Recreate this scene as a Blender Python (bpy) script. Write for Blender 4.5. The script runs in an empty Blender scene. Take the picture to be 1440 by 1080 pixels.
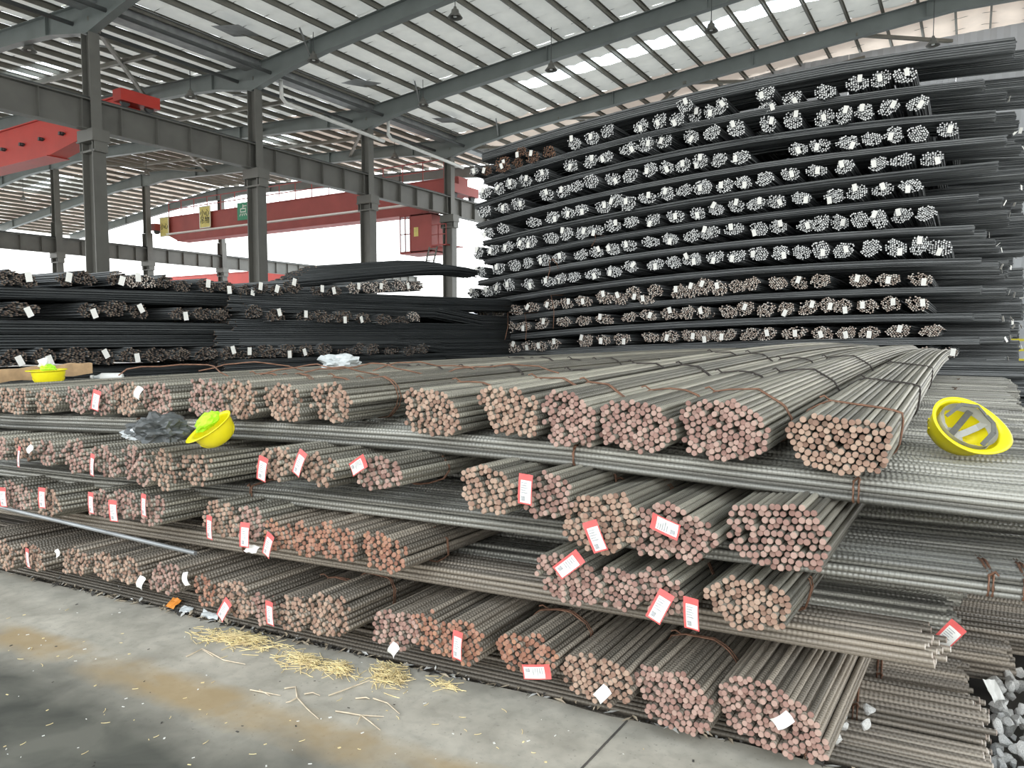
import bpy, bmesh, math, random
import numpy as np
from mathutils import Vector, Matrix, noise

R = random.Random(7)
SC = bpy.context.scene
COL = SC.collection
PI = math.pi

# ------------------------------------------------------------------ camera
F, HX, HY, H = 1040.0, 1365.0, 475.0, 1.45
pitch = math.atan((540 - HY) / F)
CP, SP = math.cos(pitch), math.sin(pitch)
YAW = math.atan((HX - 720) * CP / F)
FWD = np.array([-math.sin(YAW) * CP, math.cos(YAW) * CP, -SP])
RGT = np.array([math.cos(YAW), math.sin(YAW), 0.0])
UPV = np.cross(RGT, FWD)
CAM = np.array([0, 0, H])
cd = bpy.data.cameras.new('camera')
cam = bpy.data.objects.new('camera', cd)
COL.objects.link(cam)
cd.sensor_width = 36.0
cd.lens = 36.0 * F / 1440.0
cd.clip_end = 400
cam.matrix_world = Matrix(((RGT[0], UPV[0], -FWD[0], 0), (RGT[1], UPV[1], -FWD[1], 0), (RGT[2], UPV[2], -FWD[2], H), (0, 0, 0, 1)))
SC.camera = cam

# ------------------------------------------------------------------ world, sun, exposure
W = bpy.data.worlds.new('sky'); SC.world = W; W.use_nodes = True
wn = W.node_tree.nodes; wl = W.node_tree.links
bg = wn['Background']
tc = wn.new('ShaderNodeTexCoord'); sx = wn.new('ShaderNodeSeparateXYZ'); cr = wn.new('ShaderNodeValToRGB')
wl.new(tc.outputs['Generated'], sx.inputs[0]); wl.new(sx.outputs['Z'], cr.inputs[0])
cr.color_ramp.elements[0].position = 0.0; cr.color_ramp.elements[0].color = (1.0, 1.0, 0.97, 1)
cr.color_ramp.elements[1].position = 0.7; cr.color_ramp.elements[1].color = (0.80, 0.90, 1.0, 1)
wl.new(cr.outputs[0], bg.inputs[0]); bg.inputs[1].default_value = 3.3
SC.view_settings.view_transform = 'Standard'
SC.view_settings.look = 'None'
SC.view_settings.gamma = 1.0
SC.view_settings.use_curve_mapping = False
SC.view_settings.exposure = 0.12
SC.cycles.max_bounces = 6
SC.cycles.diffuse_bounces = 4
SC.cycles.glossy_bounces = 3
SC.cycles.transparent_max_bounces = 12

# ------------------------------------------------------------------ placing helpers
def ray(x, y): return FWD + RGT * (x - 720) / F - UPV * (y - 540) / F
def onz(x, y, z=0.0):
    d = ray(x, y); return CAM + d * (z - H) / d[2]
def onplane(x, y, p, n):
    d = ray(x, y); return CAM + d * (np.dot(p - CAM, n) / np.dot(d, n))
def onY(x, y, Y): return onplane(x, y, np.array([0, Y, 0.]), np.array([0, 1., 0]))
def onX(x, y, X): return onplane(x, y, np.array([X, 0, 0.]), np.array([1., 0, 0]))
CA = onz(0, 802); CB = onz(720, 970)
CU = (CB - CA) / np.linalg.norm(CB - CA)            # along the kerb
CN = np.array([-CU[1], CU[0], 0])                   # into the stack
CANG = math.atan2(CU[1], CU[0])
def onF(x, y, o=0.0): return onplane(x, y, CA - CN * o, CN)
def kerb(s, d=0.0, z=0.0):                          # s along the kerb measured from X = 0
    s0 = -CA[0] / CU[0]
    return CA + CU * (s0 + s) + CN * d + np.array([0, 0, z])

# ------------------------------------------------------------------ materials
def nmat(name):
    m = bpy.data.materials.new(name); m.use_nodes = True
    nt = m.node_tree
    return m, nt.nodes, nt.links, nt.nodes['Principled BSDF']
def plain(name, col, rough=0.6, metal=0.0, var=0.12, scale=6.0, bump=0.0):
    m, n, l, b = nmat(name)
    t = n.new('ShaderNodeTexCoord'); no = n.new('ShaderNodeTexNoise'); no.inputs['Scale'].default_value = scale; no.inputs['Detail'].default_value = 5
    l.new(t.outputs['Object'], no.inputs['Vector'])
    r = n.new('ShaderNodeValToRGB')
    r.color_ramp.elements[0].position = .3; r.color_ramp.elements[1].position = .7
    r.color_ramp.elements[0].color = tuple(c * (1 - var) for c in col) + (1,)
    r.color_ramp.elements[1].color = tuple(min(1, c * (1 + var)) for c in col) + (1,)
    l.new(no.outputs['Fac'], r.inputs[0]); l.new(r.outputs[0], b.inputs['Base Color'])
    b.inputs['Roughness'].default_value = rough; b.inputs['Metallic'].default_value = metal
    if bump:
        bp = n.new('ShaderNodeBump'); bp.inputs['Strength'].default_value = bump; bp.inputs['Distance'].default_value = .01
        l.new(no.outputs['Fac'], bp.inputs['Height']); l.new(bp.outputs[0], b.inputs['Normal'])
    return m
def rand_node(n, l):
    g = n.new('ShaderNodeNewGeometry'); oi = n.new('ShaderNodeObjectInfo')
    a = n.new('ShaderNodeMath'); a.operation = 'ADD'; l.new(g.outputs['Random Per Island'], a.inputs[0]); l.new(oi.outputs['Random'], a.inputs[1])
    f = n.new('ShaderNodeMath'); f.operation = 'FRACT'; l.new(a.outputs[0], f.inputs[0])
    return f
def bar_mat(name, ramp, rough, metal, ribs):
    m, n, l, b = nmat(name)
    f = rand_node(n, l)
    t = n.new('ShaderNodeTexCoord'); mp = n.new('ShaderNodeMapping'); mp.inputs['Scale'].default_value = (20, 1.3, 20)
    l.new(t.outputs['Object'], mp.inputs[0])
    no = n.new('ShaderNodeTexNoise'); no.inputs['Scale'].default_value = 1.0; no.inputs['Detail'].default_value = 4
    l.new(mp.outputs[0], no.inputs['Vector'])
    mx = n.new('ShaderNodeMath'); mx.operation = 'MULTIPLY_ADD'; mx.inputs[1].default_value = .5; l.new(f.outputs[0], mx.inputs[0])
    s = n.new('ShaderNodeMath'); s.operation = 'MULTIPLY'; s.inputs[1].default_value = .6; l.new(no.outputs['Fac'], s.inputs[0]); l.new(s.outputs[0], mx.inputs[2])
    r = n.new('ShaderNodeValToRGB'); e = r.color_ramp.elements
    e[0].position = ramp[0][0]; e[0].color = ramp[0][1] + (1,); e[1].position = ramp[-1][0]; e[1].color = ramp[-1][1] + (1,)
    for p, c in ramp[1:-1]:
        q = e.new(p); q.color = c + (1,)
    l.new(mx.outputs[0], r.inputs[0]); l.new(r.outputs[0], b.inputs['Base Color'])
    b.inputs['Roughness'].default_value = rough; b.inputs['Metallic'].default_value = metal
    if ribs:
        sp = n.new('ShaderNodeSeparateXYZ'); l.new(t.outputs['Object'], sp.inputs[0])
        k = n.new('ShaderNodeMath'); k.operation = 'MULTIPLY'; k.inputs[1].default_value = 2 * PI / .017; l.new(sp.outputs['Y'], k.inputs[0])
        k2 = n.new('ShaderNodeMath'); k2.operation = 'MULTIPLY_ADD'; k2.inputs[1].default_value = 60; l.new(f.outputs[0], k2.inputs[0]); l.new(k.outputs[0], k2.inputs[2])
        si = n.new('ShaderNodeMath'); si.operation = 'SINE'; l.new(k2.outputs[0], si.inputs[0])
        bp = n.new('ShaderNodeBump'); bp.inputs['Strength'].default_value = ribs; bp.inputs['Distance'].default_value = .0025
        l.new(si.outputs[0], bp.inputs['Height']); l.new(bp.outputs[0], b.inputs['Normal'])
    return m
def end_mat(name, cols, rough=.85, metal=0.0):
    m, n, l, b = nmat(name)
    f = rand_node(n, l)
    t = n.new('ShaderNodeTexCoord')
    no = n.new('ShaderNodeTexNoise'); no.inputs['Scale'].default_value = 9; no.inputs['Detail'].default_value = 5
    l.new(t.outputs['Object'], no.inputs['Vector'])
    mx = n.new('ShaderNodeMath'); mx.operation = 'MULTIPLY_ADD'; mx.inputs[1].default_value = .62; l.new(f.outputs[0], mx.inputs[0])
    s = n.new('ShaderNodeMath'); s.operation = 'MULTIPLY'; s.inputs[1].default_value = .4; l.new(no.outputs['Fac'], s.inputs[0]); l.new(s.outputs[0], mx.inputs[2])
    r = n.new('ShaderNodeValToRGB'); e = r.color_ramp.elements
    e[0].position = 0.05; e[0].color = cols[0] + (1,); e[1].position = .95; e[1].color = cols[-1] + (1,)
    for i, c in enumerate(cols[1:-1]):
        q = e.new((i + 1) / (len(cols) - 1)); q.color = c + (1,)
    l.new(mx.outputs[0], r.inputs[0]); l.new(r.outputs[0], b.inputs['Base Color'])
    b.inputs['Roughness'].default_value = rough; b.inputs['Metallic'].default_value = metal
    return m
M = {}
M['bar'] = bar_mat('mill_steel', [(.2, (.085, .080, .066)), (.5, (.20, .187, .153)), (.8, (.38, .355, .29))], .40, .25, .45)
M['bar_l'] = bar_mat('mill_steel_grey', [(.2, (.11, .108, .097)), (.5, (.25, .243, .215)), (.8, (.46, .445, .39))], .36, .3, .5)
M['bar_rusty'] = bar_mat('mill_steel_rusted', [(.2, (.085, .075, .06)), (.5, (.195, .168, .135)), (.8, (.35, .30, .24))], .42, .25, .45)
M['bar_dark'] = bar_mat('dark_mill_scale', [(.2, (.025, .028, .030)), (.5, (.075, .080, .081)), (.8, (.19, .198, .20))], .45, .2, 0)  # dark scale, its tones raised in the colour to imitate haze
M['end_rust'] = end_mat('rusted_cut_face', [(.14, .07, .055), (.31, .18, .145), (.42, .275, .225), (.47, .33, .265)])
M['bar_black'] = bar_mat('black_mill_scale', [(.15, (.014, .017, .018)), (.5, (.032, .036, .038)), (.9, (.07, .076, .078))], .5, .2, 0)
M['end_tan'] = end_mat('tan_rusted_cut_face', [(.14, .08, .055), (.32, .195, .14), (.42, .285, .21), (.48, .345, .255)])
M['end_orange'] = end_mat('orange_rusted_cut_face', [(.16, .065, .045), (.32, .15, .095), (.40, .215, .15), (.43, .22, .115)])
M['end_silver'] = end_mat('bright_cut_face', [(.35, .36, .36), (.72, .73, .72), (.9, .9, .88)], .5, 0.0)
M['end_brown'] = end_mat('brown_cut_face', [(.16, .12, .10), (.42, .33, .27), (.62, .55, .48), (.75, .72, .66)], .7)
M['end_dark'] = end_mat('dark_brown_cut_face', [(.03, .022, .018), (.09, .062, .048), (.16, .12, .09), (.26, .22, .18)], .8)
M['end_brick'] = end_mat('red_brown_cut_face', [(.06, .03, .02), (.20, .10, .06), (.33, .18, .10)], .8)
M['wire'] = plain('rusty_wire', (.23, .12, .075), .7, .3, .3, 30)
M['wire_dark'] = plain('dark_wire', (.06, .05, .045), .6, .4, .3, 30)
M['rafter'] = plain('hazed_painted_steel', (.165, .185, .178), .5, 0, .12, 1.2)  # grey steel made lighter and greener in the colour to imitate haze
M['steel'] = plain('grey_painted_steel', (.128, .126, .112), .5, 0, .15, 1.2)
M['steel_dark'] = plain('dark_painted_steel', (.062, .067, .066), .55, 0, .2, 1.2)
M['purlin'] = plain('purlin_steel', (.18, .172, .145), .5, .2, .15, 2)
M['roof'] = plain('cream_roof_insulation', (.82, .79, .70), .8, 0, .10, 1.3, .5)
M['roof_warm'] = plain('warm_roof_insulation', (.86, .72, .60), .8, 0, .08, 1.3, .5)
for k_, tcol in (('roof', (.95, .92, .84, 1)), ('roof_warm', (1.0, .80, .66, 1))):
    nt_ = M[k_].node_tree; b_ = nt_.nodes['Principled BSDF']; t_ = nt_.nodes.new('ShaderNodeBsdfTranslucent'); t_.inputs[0].default_value = tcol
    x_ = nt_.nodes.new('ShaderNodeMixShader'); x_.inputs[0].default_value = .10
    nt_.links.new(b_.outputs[0], x_.inputs[1]); nt_.links.new(t_.outputs[0], x_.inputs[2]); nt_.links.new(x_.outputs[0], nt_.nodes['Material Output'].inputs[0])
M['gal'] = plain('galvanised_sheet', (.30, .31, .31), .45, .5, .2, 3)
M['red'] = plain('red_crane_paint', (.44, .030, .018), .45, 0, .12, 1.0)
M['red_pale'] = plain('faded_red_crane_paint', (.36, .075, .065), .55, 0, .12, 1.0)
M['white'] = plain('white_plastic', (.75, .75, .72), .45, 0, .06, 5)
M['paper'] = plain('white_card', (.86, .85, .80), .6, 0, .04, 30)
M['tagred'] = plain('red_card_border', (.78, .13, .12), .55, 0, .08, 30)
M['ink'] = plain('grey_print', (.42, .42, .42), .7, 0, .3, 90)
M['yellow'] = plain('yellow_helmet_shell', (.90, .78, .015), .32, 0, .05, 14)
M['strap'] = plain('grey_webbing', (.13, .13, .115), .8, 0, .15, 60)
M['cradle'] = plain('pale_grey_plastic', (.50, .50, .47), .5, 0, .08, 20)
M['hivis'] = plain('lime_hi_vis_cloth', (.45, .95, .03), .7, 0, .15, 12, .6)
M['bag'] = plain('black_plastic_film', (.075, .08, .078), .4, 0, .3, 10, .5)
M['film'] = plain('crumpled_pale_film', (.55, .58, .58), .25, 0, .2, 18, .5)
M['wood'] = plain('weathered_timber', (.50, .33, .18), .75, 0, .3, 9, .3)
M['straw'] = plain('dry_straw', (.88, .68, .36), .75, 0, .25, 20)
M['twig'] = plain('dry_twig', (.62, .52, .38), .8, 0, .25, 20)
M['stone'] = plain('grey_white_crushed_stone', (.60, .59, .56), .85, 0, .3, 9, .4)
M['orange'] = plain('orange_card', (.85, .30, .04), .6, 0, .1, 20)
M['dirt'] = plain('dark_dirt', (.085, .078, .068), .95, 0, .4, 5, .6)
M['signyellow'] = plain('yellow_sign_board', (.72, .62, .20), .6)
M['signgreen'] = plain('green_sign_board', (.06, .30, .17), .6)
M['black'] = plain('black_lettering', (.02, .02, .02), .6)
M['wallpanel'] = plain('pale_wall_sheet', (.55, .57, .60), .6, 0, .05, 1)
# skylight: thin translucent sheet
m, n, l, b = nmat('skylight_sheet')
tr = n.new('ShaderNodeBsdfTransparent'); tl = n.new('ShaderNodeBsdfTranslucent'); ms = n.new('ShaderNodeMixShader')
tr.inputs[0].default_value = (.85, .93, .95, 1); tl.inputs[0].default_value = (.9, .95, .95, 1); ms.inputs[0].default_value = .45
l.new(tr.outputs[0], ms.inputs[1]); l.new(tl.outputs[0], ms.inputs[2]); l.new(ms.outputs[0], n['Material Output'].inputs[0])
M['skylight'] = m
m, n, l, b = nmat('cab_glass'); b.inputs['Base Color'].default_value = (.8, .9, .92, 1); b.inputs['Roughness'].default_value = .05; b.inputs['Transmission Weight'].default_value = 1; b.inputs['IOR'].default_value = 1.1
M['glass'] = m

# concrete: pale slab, a worn ochre line, darker stained ground beyond it
PL0 = onz(150, 938); PL1 = onz(450, 1035)
lu = (PL1 - PL0); lu = lu / np.linalg.norm(lu); ln = np.array([-lu[1], lu[0], 0]); lc = float(np.dot(ln, PL0))
def floor_mat():
    m, n, l, b = nmat('worn_concrete')
    t = n.new('ShaderNodeTexCoord')
    def noise_(s, d=6, dist=0.0):
        q = n.new('ShaderNodeTexNoise'); q.inputs['Scale'].default_value = s; q.inputs['Detail'].default_value = d; q.inputs['Distortion'].default_value = dist
        l.new(t.outputs['Object'], q.inputs['Vector']); return q.outputs['Fac']
    def math_(op, a, b_=None, c=None):
        q = n.new('ShaderNodeMath'); q.operation = op
        for i, v in enumerate((a, b_, c)):
            if v is None: continue
            if isinstance(v, (int, float)): q.inputs[i].default_value = v
            else: l.new(v, q.inputs[i])
        return q.outputs[0]
    def ramp_(f, a, b_):
        q = n.new('ShaderNodeMapRange'); q.inputs[1].default_value = a; q.inputs[2].default_value = b_; l.new(f, q.inputs[0]); return q.outputs[0]
    def mix_(f, c1, c2):
        q = n.new('ShaderNodeMix'); q.data_type = 'RGBA'
        if isinstance(f, float): q.inputs[0].default_value = f
        else: l.new(f, q.inputs[0])
        for i, v in ((6, c1), (7, c2)):
            if isinstance(v, tuple): q.inputs[i].default_value = v + (1,)
            else: l.new(v, q.inputs[i])
        return q.outputs[2]
    dp = n.new('ShaderNodeVectorMath'); dp.operation = 'DOT_PRODUCT'; dp.inputs[1].default_value = tuple(ln); l.new(t.outputs['Object'], dp.inputs[0])
    d = math_('SUBTRACT', dp.outputs['Value'], lc)
    big = noise_(1.1, 5, .6); med = noise_(5.0, 8); fine = noise_(60, 4)
    dn = math_('ADD', d, math_('MULTIPLY', math_('SUBTRACT', big, .5), .5))
    base = mix_(ramp_(med, .3, .7), (.37, .345, .285), (.57, .53, .445))
    base = mix_(math_('MULTIPLY', ramp_(noise_(16, 6, .4), .45, .75), .45), base, (.26, .245, .205))
    base = mix_(ramp_(fine, .62, .74), base, (.30, .28, .235))
    dark = mix_(ramp_(noise_(3.2, 8, .8), .35, .65), (.062, .063, .052), (.15, .146, .12))
    c1 = mix_(ramp_(dn, .06, -.30), base, dark)
    band = math_('MULTIPLY', ramp_(math_('ABSOLUTE', math_('ADD', d, math_('MULTIPLY', math_('SUBTRACT', med, .5), .12))), .14, .05), ramp_(noise_(2.3, 7, .5), .34, .56))
    c2 = mix_(math_('MULTIPLY', band, .7), c1, (.42, .29, .13))
    l.new(c2, b.inputs['Base Color']); b.inputs['Roughness'].default_value = .8
    bp = n.new('ShaderNodeBump'); bp.inputs['Strength'].default_value = .35; bp.inputs['Distance'].default_value = .01
    l.new(med, bp.inputs['Height']); l.new(bp.outputs[0], b.inputs['Normal'])
    return m
M['floor'] = floor_mat()
M['yard'] = plain('yard_concrete', (.50, .49, .46), .9, 0, .1, .4)

# ------------------------------------------------------------------ mesh helpers
def tag(o, label=None, cat=None, group=None, kind=None):
    if label: o['label'] = label
    if cat: o['category'] = cat
    if group: o['group'] = group
    if kind: o['kind'] = kind
    return o
def empty(name, loc=(0, 0, 0), rz=0.0, parent=None):
    o = bpy.data.objects.new(name, None); COL.objects.link(o); o.location = tuple(loc); o.rotation_euler = (0, 0, rz); o.parent = parent
    o.empty_display_size = .1
    return o
def mesh_obj(name, me, parent=None, loc=(0, 0, 0), rot=(0, 0, 0)):
    o = bpy.data.objects.new(name, me); COL.objects.link(o); o.parent = parent; o.location = tuple(loc); o.rotation_euler = rot
    return o
class MB:
    def __init__(s): s.v = []; s.f = []; s.m = []; s.sm = []
    def add(s, vs, fs, mi=0, smooth=False):
        o = len(s.v); s.v += [tuple(v) for v in vs]
        for f in fs: s.f.append(tuple(i + o for i in f)); s.m.append(mi); s.sm.append(smooth)
    def box(s, lo, hi, mi=0, rot=None, org=(0, 0, 0)):
        vs = [(x, y, z) for z in (lo[2], hi[2]) for y in (lo[1], hi[1]) for x in (lo[0], hi[0])]
        if rot is not None: vs = [tuple(rot @ Vector(v) + Vector(org)) for v in vs]
        s.add(vs, [(0, 2, 3, 1), (4, 5, 7, 6), (0, 1, 5, 4), (2, 6, 7, 3), (0, 4, 6, 2), (1, 3, 7, 5)], mi)
    def beam(s, p, q, w, h, mi=0):                     # rectangular bar from p to q
        p, q = Vector(p), Vector(q); d = (q - p); L = d.length; d.normalize()
        up = Vector((0, 0, 1)) if abs(d.z) < .95 else Vector((1, 0, 0))
        a = d.cross(up).normalized(); c = a.cross(d)
        vs = [tuple(pt + a * i * w / 2 + c * j * h / 2) for pt in (p, q) for i, j in ((-1, -1), (1, -1), (1, 1), (-1, 1))]
        s.add(vs, [(0, 1, 2, 3), (7, 6, 5, 4), (0, 4, 5, 1), (1, 5, 6, 2), (2, 6, 7, 3), (3, 7, 4, 0)], mi)
    def tube(s, pts, r, n=6, mi=0, closed=False, caps=True, smooth=True):
        pts = [Vector(p) for p in pts]; N = len(pts); vs = []
        for i, p in enumerate(pts):
            a = pts[(i - 1) % N] if (closed or i > 0) else p
            b_ = pts[(i + 1) % N] if (closed or i < N - 1) else p
            d = (b_ - a)
            if d.length < 1e-9: d = Vector((0, 0, 1))
            d.normalize()
            up = Vector((0, 0, 1)) if abs(d.z) < .9 else Vector((0, 1, 0))
            u = d.cross(up).normalized(); w = u.cross(d)
            rr = r[i] if isinstance(r, (list, tuple)) else r
            for k in range(n):
                an = 2 * PI * k / n
                vs.append(tuple(p + u * math.cos(an) * rr + w * math.sin(an) * rr))
        fs = []
        for i in range(N if closed else N - 1):
            j = (i + 1) % N
            for k in range(n):
                k2 = (k + 1) % n
                fs.append((i * n + k, i * n + k2, j * n + k2, j * n + k))
        s.add(vs, fs, mi, smooth)
        if caps and not closed:
            s.add(vs[:n], [tuple(range(n))[::-1]], mi); s.add(vs[-n:], [tuple(range(n))], mi)
    def mesh(s, name, mats):
        me = bpy.data.meshes.new(name); me.from_pydata(s.v, [], s.f)
        for mt in mats: me.materials.append(M[mt] if isinstance(mt, str) else mt)
        me.polygons.foreach_set('material_index', s.m)
        me.polygons.foreach_set('use_smooth', s.sm)
        me.update(); return me
    def obj(s, name, mats, parent=None, loc=(0, 0, 0), rot=(0, 0, 0)):
        return mesh_obj(name, s.mesh(name, mats if isinstance(mats, (list, tuple)) else [mats]), parent, loc, rot)

def bars_mesh(name, bars, L, mats, sides=8, prof=None, nseg=1, chamfer=True, backcap=True):
    """bars: (x, y0, z, r, length) running along +Y; faces 0 = shaft, 1 = cut end"""
    mb = MB()
    for (x, y0, z, r, Lb) in bars:
        ph = R.random() * PI; vs = []
        rings = ([(0, r * .80), (r * .28, r)] if chamfer else [(0, r)]) + [((i + 1) / nseg * Lb, r) for i in range(nseg)]
        for (yy, rr) in rings:
            dx, dz = prof(yy + y0) if prof else (0, 0)
            for k in range(sides):
                a = ph + 2 * PI * k / sides
                vs.append((x + dx + rr * math.cos(a), y0 + yy, z + dz + rr * math.sin(a)))
        n = sides; base = len(mb.v); mb.v += vs
        for i in range(len(rings) - 1):
            end = chamfer and i == 0
            for k in range(n):
                k2 = (k + 1) % n
                mb.f.append((base + i * n + k, base + (i + 1) * n + k, base + (i + 1) * n + k2, base + i * n + k2)); mb.m.append(1 if end else 0); mb.sm.append(True)
        mb.f.append(tuple(base + k for k in range(n))); mb.m.append(1); mb.sm.append(False)
        if backcap:
            q = base + (len(rings) - 1) * n
            mb.f.append(tuple(q + n - 1 - k for k in range(n))); mb.m.append(1); mb.sm.append(False)
    return mb.mesh(name, mats)

def pack(w, h, p, rnd, jit=.10, shape=2.2, skew=0.0, gap=.03):
    """bar centres inside an uneven rounded outline"""
    a, b = w / 2, h / 2
    th = rnd.uniform(0, PI / 3); ph = [rnd.uniform(0, 2 * PI) for _ in range(4)]
    out = []; N = int(max(w, h) / p) + 4
    ex = rnd.uniform(0, 1) * p; ez = rnd.uniform(0, 1) * p
    for i in range(-N, N + 1):
        for j in range(-N, N + 1):
            x = (i + .5 * (j % 2)) * p + ex; z = j * p * .866 + ez
            x, z = x * math.cos(th) - z * math.sin(th), x * math.sin(th) + z * math.cos(th)
            an = math.atan2(z / b, x / a)
            rad = 1 + .07 * math.sin(2 * an + ph[0]) + .05 * math.sin(3 * an + ph[1]) + .04 * math.sin(5 * an + ph[2])
            xs = x - skew * z
            if (abs(xs) / (a - p * .35)) ** shape + (abs(z) / (b - p * .35)) ** shape < rad ** 2 and rnd.random() > gap:
                out.append((x + rnd.gauss(0, jit * p), z + rnd.gauss(0, jit * p)))
    xs_ = [q[0] for q in out]; zs_ = [q[1] for q in out]; g_ = p * .47
    x0, x1, z0, z1 = min(xs_), max(xs_), min(zs_), max(zs_)
    fx = min(1.14, (w - 2 * g_) / (x1 - x0)); fz = min(1.14, (h - 2 * g_) / (z1 - z0))
    return [((x - (x0 + x1) / 2) * fx, (z - (z0 + z1) / 2) * fz) for x, z in out]
def hull(pts):
    pts = sorted(set(pts))
    def half(ps):
        o = []
        for q in ps:
            while len(o) > 1 and (o[-1][0] - o[-2][0]) * (q[1] - o[-2][1]) - (o[-1][1] - o[-2][1]) * (q[0] - o[-2][0]) <= 0: o.pop()
            o.append(q)
        return o
    a = half(pts); b_ = half(pts[::-1]); return a[:-1] + b_[:-1]
def tie_mesh(cs, y, grow, prof=None, r=.0035, strands=2, wob=.02):
    hp = hull([(round(c[0], 4), round(c[1], 4)) for c in cs]); mb = MB()
    cx = sum(p[0] for p in hp) / len(hp); cz = sum(p[1] for p in hp) / len(hp)
    dx, dz = prof(y) if prof else (0, 0)
    for s in range(strands):
        pts = []
        sl = R.uniform(-wob, wob)
        for k, (x, z) in enumerate(hp):
            d = math.hypot(x - cx, z - cz) or 1
            q = (x + (x - cx) / d * grow + dx, y + s * .012 + sl * (x - cx) / .2, z + (z - cz) / d * grow + dz)
            pts.append(q)
        mb.tube(pts, r, 4, 0, closed=True)
    # twisted ends standing up
    tx, ty, tz = max(pts, key=lambda p: p[2] - .3 * p[0])
    mb.tube([(tx, ty, tz), (tx - .02, ty - .015, tz + .018), (tx - .035, ty - .02, tz + .012)], r, 4)
    return mb

ORD = ('first second third fourth fifth sixth seventh eighth ninth tenth eleventh twelfth thirteenth fourteenth fifteenth sixteenth seventeenth '
       'eighteenth nineteenth twentieth twenty-first twenty-second twenty-third twenty-fourth twenty-fifth twenty-sixth twenty-seventh twenty-eighth twenty-ninth thirtieth thirty-first thirty-second thirty-third thirty-fourth thirty-fifth thirty-sixth').split()

# tag card: red card with white printed field, hangs on a bundle
def tag_mesh(w, h, curl=.15, plainwhite=False):
    mb = MB(); nx, nz = 3, 6
    def P(u, v, off): # u 0..1 across, v 0..1 up
        x = (u - .5) * w; z = (v - .5) * h
        return (x, -off - curl * w * (math.sin(v * PI) * .4 + (u - .5) ** 2), z)
    def sheet(u0, u1, v0, v1, off, mi, nx=3, nz=6):
        vs = [P(u0 + (u1 - u0) * i / nx, v0 + (v1 - v0) * j / nz, off) for j in range(nz + 1) for i in range(nx + 1)]
        mb.add(vs, [(j * (nx + 1) + i, j * (nx + 1) + i + 1, (j + 1) * (nx + 1) + i + 1, (j + 1) * (nx + 1) + i) for j in range(nz) for i in range(nx)], mi, True)
    sheet(0, 1, 0, 1, 0, 1 if plainwhite else 0)
    sheet(.02, .98, .02, .98, -.0015, 1)
    if not plainwhite:
        sheet(.16, .93, .05, .80, .001, 1)
        for v in (.70, .62, .54, .46, .38):
            sheet(.22, .22 + R.uniform(.35, .62), v, v + .028, .003, 2, 3, 1)
        sheet(.24, .50, .12, .27, .003, 2, 2, 2)
    return mb.mesh('tag', ['tagred', 'paper', 'ink'])
TAGS = [tag_mesh(.056, .112) for _ in range(3)]
TAG_WHITE = tag_mesh(.042, .065, .7, True)
TAG_FAR = None

# ================================================================== structure
# ground
mb = MB(); mb.add([(-120, -60, -.13), (60, -60, -.13), (60, 160, -.13), (-120, 160, -.13)], [(0, 1, 2, 3)])
tag(mb.obj('ground_yard', 'yard'), kind='structure')
def slab():
    mb = MB()
    P = [kerb(-40, -.0, 0), kerb(1.95, -.0, 0), kerb(1.95, -30, 0), kerb(-40, -30, 0)]
    # ragged kerb edge
    top = []; n = 160
    for i in range(n + 1):
        s = -14 + i / n * 15.95
        top.append(kerb(s, noise.noise(Vector((s * 2.3, 0, 0))) * .035 + noise.noise(Vector((s * 9, 3, 0))) * .012 - .01))
    ring = [kerb(-40, 0)] + top + [kerb(1.95, -30), kerb(-40, -30)]
    N = len(ring)
    mb.add([tuple(p) for p in ring], [tuple(range(N))[::-1]])
    mb.add([tuple(p) for p in ring] + [(p[0], p[1], -.14) for p in ring], [(i, (i + 1) % N, N + (i + 1) % N, N + i) for i in range(N)])
    return mb
fl = slab().obj('floor', 'floor'); tag(fl, kind='structure')
# the expansion joint: thin dark strip of filler let into the slab
a0, a1 = onz(882, 1014), onz(800, 1100)
mb = MB(); mb.beam((a0[0], a0[1], .0015), (a1[0] + (a1 - a0)[0] * 2, a1[1] + (a1 - a0)[1] * 2, .0015), .007, .004); mb.obj('joint', 'dirt', fl)
# dirt strip under the stacks
mb = MB(); nx = 60
for i in range(nx + 1):
    s = -14 + 16 * i / nx
    for d in (-.03, .12, .4, 12):
        p = kerb(s, d); mb.v.append((p[0], p[1], -.115 + .02 * noise.noise(Vector((s * 3, d * 9, 0)))))
for i in range(nx):
    for j in range(3):
        q = i * 4 + j; mb.f.append((q, q + 4, q + 5, q + 1)); mb.m.append(0); mb.sm.append(False)
tag(mb.obj('ground_dirt', 'dirt'), kind='structure')

FY = [12.68 + 5.99 * k for k in range(-2, 5)]
XC, X2, X3 = -22.7, -48.6, 2.2
RIDGE = [(-71, 10.7), (X2, 12.75), (XC, 11.42), (-.2, 13.45), (21.5, 11.5)]
def zroof(x):
    for (x0, z0), (x1, z1) in zip(RIDGE, RIDGE[1:]):
        if x <= x1: return z0 + (z1 - z0) * (x - x0) / (x1 - x0)
    return RIDGE[-1][1]
ceil = empty('ceiling', (0, 0, 0)); tag(ceil, kind='structure')
# purlins: C sections running the length of the building
PX = []
x = XC + .55
while x < 21: PX.append(x); x += 1.12
x = XC - .55
while x > -70.5: PX.append(x); x -= 1.12
PX.sort()
Y0, Y1 = -7.0, 36.9
mb = MB()
for lo, hi in (((-.035, Y0, 0), (.035, Y1, .012)), ((-.035, Y0, .012), (-.027, Y1, .19)), ((-.035, Y0, .19), (.035, Y1, .2))): mb.box(lo, hi)
pm = mb.mesh('purlin', ['purlin'])
for x in PX: mesh_obj('purlin', pm, ceil, (x, 0, zroof(x)))
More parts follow.
